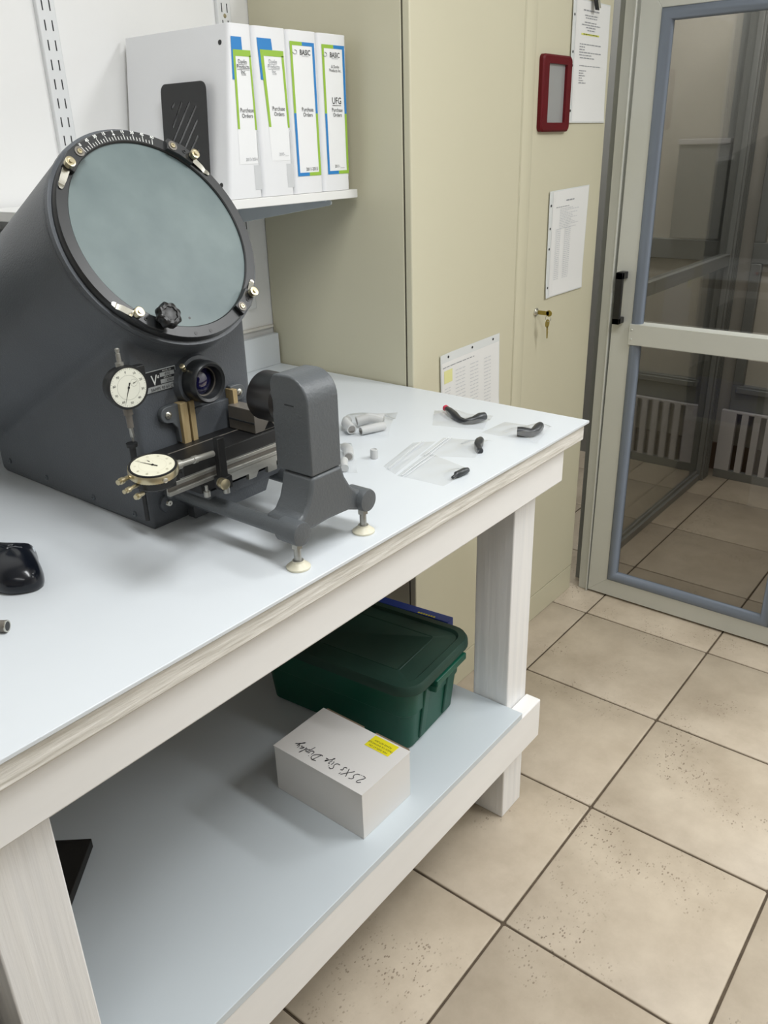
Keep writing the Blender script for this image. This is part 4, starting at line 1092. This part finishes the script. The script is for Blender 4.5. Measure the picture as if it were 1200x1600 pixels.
yh = .425-td/2-.020
hb_ = MB(); hb_.prism([(.036, yh+.014, ZS+.1575), (.150, yh+.014, ZS+.1575), (.154, yh-.013, ZS+.1575), (.032, yh-.013, ZS+.1575)], (0, 0, -.016))
hb_.prism([(.032, yh+.012, ZS+.142), (.054, yh+.012, ZS+.142), (.052, yh-.009, ZS+.142), (.034, yh-.009, ZS+.142)], (0, 0, -.016))
obj('grip_handle', hb_, 'bin', tt_, bevel=.0025)
tt_.rotation_euler = (0, 0, R(5))

bb = thing('blue_box', 'narrow blue cardboard box with yellow lettering standing behind the green tote', 'box', (.222, .42, ZS))
g = MB().box(-.0125+.222, .0125+.222, .42-.125, .42+.135, ZS, ZS+.176)
obj('box_body', g, 'blue', bb, bevel=.0008)
ys_ = MB()
for k in range(7):
    ys_.box(.2115, .2165, .330+k*.0065, .3345+k*.0065, ZS+.1761, ZS+.1765)
obj('printed_marks', ys_, 'yellow', bb)
bb.rotation_euler = (0, 0, R(6))

fb = thing('black_tray', 'flat matte black tray on the lower shelf behind the left leg', 'tray', (-.545, .540, ZS))
g = MB(); g.prism([(0, 0, 0), (-.28, 0, 0), (-.28, .16, 0), (0, .16, 0)], (0, 0, .0195))
dirx = Vector((.757, .653, 0)); diry = Vector((-.653, .757, 0))
Mx = Matrix((dirx, diry, Vector((0, 0, 1)))).transposed().to_4x4(); Mx.translation = Vector((-.545, .540, ZS))
g.xf(Mx); obj('tray_body', g, 'tray', fb, bevel=.0012)
g = MB(); g.rings([rrect(-.14, .08, .262, .142, .004, .0196, 3), rrect(-.14, .08, .258, .138, .004, .0185, 3)], False, True); g.xf(Mx)
obj('tray_panel', g, 'blackmetal', fb)

# ------------------------------------------------------------------ dark block added for the shade beside the left leg
ec = thing('shade_block', 'dark grey block added for the shade outside the left bench leg', 'case', (-1.06, .52, 0))
obj('block_body', MB().box(-1.25, -.885, .20, .86, 0, .60), 'shadegrey', ec, bevel=.006)
obj('block_base', MB().box(-1.22, -.915, .23, .83, 0, .002), 'black', ec)
# ------------------------------------------------------------------ glass door and partition
DX = 1.358
def strip(x0, x1, y0, y1, z0, z1, m, name, parent, bevel=.0012, label=None):
    return obj(name, MB().box(x0, x1, y0, y1, z0, z1), m, parent, bevel=bevel, label=label)
dr = thing('door_1', 'aluminium framed glass door with a black handle and blue grey gasket', None, (DX+.02, .15, 0), kind='structure')
yl0, yl1 = .402, .461      # left stile
yr0, yr1 = -.196, -.130    # right stile
DT = .040
def miter(pts, m, name, x0=DX, dx=DT):
    g = MB(); g.prism([(x0, y, z) for y, z in pts], (dx, 0, 0)); return obj(name, g, m, dr, bevel=.0012)
ZB0, ZB1, ZT0, ZT1 = .008, .068, 1.775, 1.86
miter([(yl1+.008, ZB0), (yl1, ZT1), (yl0, ZT0), (yl0, ZB1)], 'alu', 'stile')
miter([(yr0, ZB0), (yr0, ZT1), (yr1, ZT0), (yr1, ZB1)], 'alu', 'stile')
miter([(yl1+.008, ZB0), (yr0, ZB0), (yr1, ZB1), (yl0, ZB1)], 'alu', 'bottom_rail')
miter([(yl1, ZT1), (yr0, ZT1), (yr1, ZT0), (yl0, ZT0)], 'alu', 'top_rail')
strip(DX-.009, DX+DT, yr1+.001, yl0+.003, .888, .951, 'alu', 'middle_rail', dr)
for z in (.905, .934):
    obj('rivet', MB().lathe((DX-.009, yl0-.006, z), (-1, 0, 0), [(0, .0035), (.0012, .0028), (.0016, .001)], 14), 'alu', dr)
def bead(y0, z0, y1, z1):
    bw = .030; rs = []
    for (ins, dx) in ((0, .010), (0, .0), (.004, -.0035), (.014, -.006), (.026, .002), (bw, .012), (bw, .020)):
        rs.append([Vector((DX+dx, y, z)) for (y, z) in ((y0+ins, z0+ins), (y1-ins, z0+ins), (y1-ins, z1-ins), (y0+ins, z1-ins))])
    g = MB(); g.rings(rs, False, False); return obj('gasket', g, 'bead', dr, ang=70)
bead(yr1, ZB1, yl0, ZT0)
obj('glass_pane', MB().box(DX+.016, DX+.020, yr1+.01, yl0-.01, ZB1+.01, .880), 'glass', dr, smooth=False)
obj('glass_pane', MB().box(DX+.016, DX+.020, yr1+.01, yl0-.01, .960, ZT0-.01), 'glass', dr, smooth=False)
hd = MB()
hy = .438
hd.box(DX-.040, DX-.027, hy-.011, hy+.011, .951, 1.103)
hd.box(DX-.040, DX, hy-.011, hy+.011, 1.083, 1.103).box(DX-.040, DX, hy-.011, hy+.011, .951, .969)
obj('handle', hd, 'black', dr, bevel=.0015, label='black square pull handle')

jb = structure('trim_2', MB().box(DX-.004, DX+.06, .4720, .4765, 0, 1.92).box(DX+.008, DX+.06, .4765, .5085, 0, 1.92), 'alu', bevel=.001)
structure('trim_3', MB().box(DX, DX+.06, yr0-.004, .5085, 1.868, 1.92), 'alu', bevel=.001)
structure('trim_4', MB().box(1.338, DX+.08, -.238, -.2005, 0, 2.0), 'steelwhite', bevel=.002)
structure('trim_5', MB().box(1.292, 1.337, -.180, -.1415, 0, .045), 'steelwhite', bevel=.004) if False else None
# far side: glass side screen along x and window wall
sd = thing('window_1', 'glass side screen in grey aluminium frame behind the door', None, (2.1, .52, 0), kind='structure')
PY = .510
def sp(x0, x1, z0, z1, name, m='alugrey', y0=PY, y1=PY+.04):
    return obj(name, MB().box(x0, x1, y0, y1, z0, z1), m, sd, bevel=.002)
sp(1.44, 2.60, 0, .030, 'bottom_track'); sp(1.44, 2.60, .030, .045, 'track_lip', y0=PY+.012, y1=PY+.028)
sp(1.44, 2.60, .965, 1.012, 'middle_rail'); sp(1.44, 2.60, 1.95, 2.0, 'top_rail')
sp(1.425, 1.46, 0, 2.0, 'mullion')
g = MB(); g.box(2.60, 2.71, PY-.004, PY+.05, 0, 2.6)
obj('corner_post', g, 'alugrey', sd, bevel=.004)
for k in range(4):
    obj('post_fin', MB().box(2.606+k*.022, 2.614+k*.022, PY-.014, PY-.004, 0, 2.6), 'alugrey', sd, bevel=.001)
obj('glass_pane', MB().box(1.46, 2.60, PY+.018, PY+.022, .045, .965), 'glass2', sd, smooth=False)
obj('glass_pane', MB().box(1.46, 2.60, PY+.018, PY+.022, 1.012, 1.95), 'glass2', sd, smooth=False)

ww = thing('window_2', 'grey aluminium window frame on the far wall behind the door', None, (2.74, .2, 0), kind='structure')
def wp(y0, y1, z0, z1, name, m='alugrey', x0=2.71, x1=2.76, bevel=.003):
    return obj(name, MB().box(x0, x1, y0, y1, z0, z1), m, ww, bevel=bevel)
for (ya, yb_) in ((-.39, .455), (.575, 1.05)):
    wp(ya, yb_, .325, .440, 'bottom_rail'); wp(ya+.03, yb_-.02, .405, .430, 'rail_bead', x0=2.700, x1=2.712)
    wp(ya, yb_, .965, 1.050, 'middle_rail'); wp(ya, yb_, 2.1, 2.2, 'top_rail')
    wp(yb_-.045, yb_, .440, .965, 'stile'); wp(yb_-.045, yb_, 1.05, 2.1, 'stile')
    wp(ya, ya+.045, .440, .965, 'stile'); wp(ya, ya+.045, 1.05, 2.1, 'stile')
    wp(ya+.045, yb_-.045, .440, .965, 'panel', 'backwall', 2.735, 2.745, 0); wp(ya+.045, yb_-.045, 1.05, 2.1, 'panel', 'backwall', 2.735, 2.745, 0)
def slatted(y0, y1, solid0, solid1, label):
    t = thing('slatted_panel', label, 'slatted panel', (2.70, (y0+y1)/2, 0))
    obj('lower_rail', MB().box(2.69, 2.715, y0, y1, 0, .040), 'alugrey', t, bevel=.001)
    obj('upper_rail', MB().box(2.69, 2.715, y0, y1, .3155, .324), 'louvre', t, bevel=.001)
    obj('end_board', MB().box(2.690, 2.715, solid0, solid1, .040, .3155), 'louvre', t, bevel=.001)
    first = None; y = solid0-.024-.029 if solid0 > (y0+y1)/2 else solid1+.024
    step = -.053 if solid0 > (y0+y1)/2 else .053
    while y0 <= y and y+.029 <= y1:
        if first is None:
            first = obj('slat', MB().box(2.690, 2.710, 0, .029, .040, .3155), 'louvre', t, bevel=.001)
            first.data.transform(Matrix.Translation((0, ORG(t).y, 0))); first.location = (0, y-ORG(t).y, 0)
        else:
            c = first.copy(); COL.objects.link(c); c.parent = t; c.location = (0, y-ORG(t).y, 0)
        y += step
slatted(-.39, .478, .412, .478, 'white slatted panel low on the far wall, right of the corner post')
slatted(.575, 1.05, .575, .640, 'white slatted panel low on the far wall, mirrored behind the side screen as its reflection')  # mirrored copy of the right panel, built as the reflection in the glass
wbn = thing('waste_bin', 'dark round bin just inside the glass door at the right edge', 'bin', (1.66, -.205, 0))
obj('bin_shell', MB().lathe((1.66, -.205, 0), (0, 0, 1), [(0, .115), (.30, .135), (.305, .140), (.312, .140), (.312, .133), (.02, .110)], 40), 'black', wbn)
sb = thing('switch_box', 'grey metal box with a pale top edge on the far wall', 'box', (2.69, .70, 1.05))
obj('box_body', MB().box(2.665, 2.709, .590, .800, 1.06, 1.43), 'alugrey', sb, bevel=.003)
obj('box_lip', MB().box(2.655, 2.709, .588, .802, 1.432, 1.452), 'louvre', sb, bevel=.002)
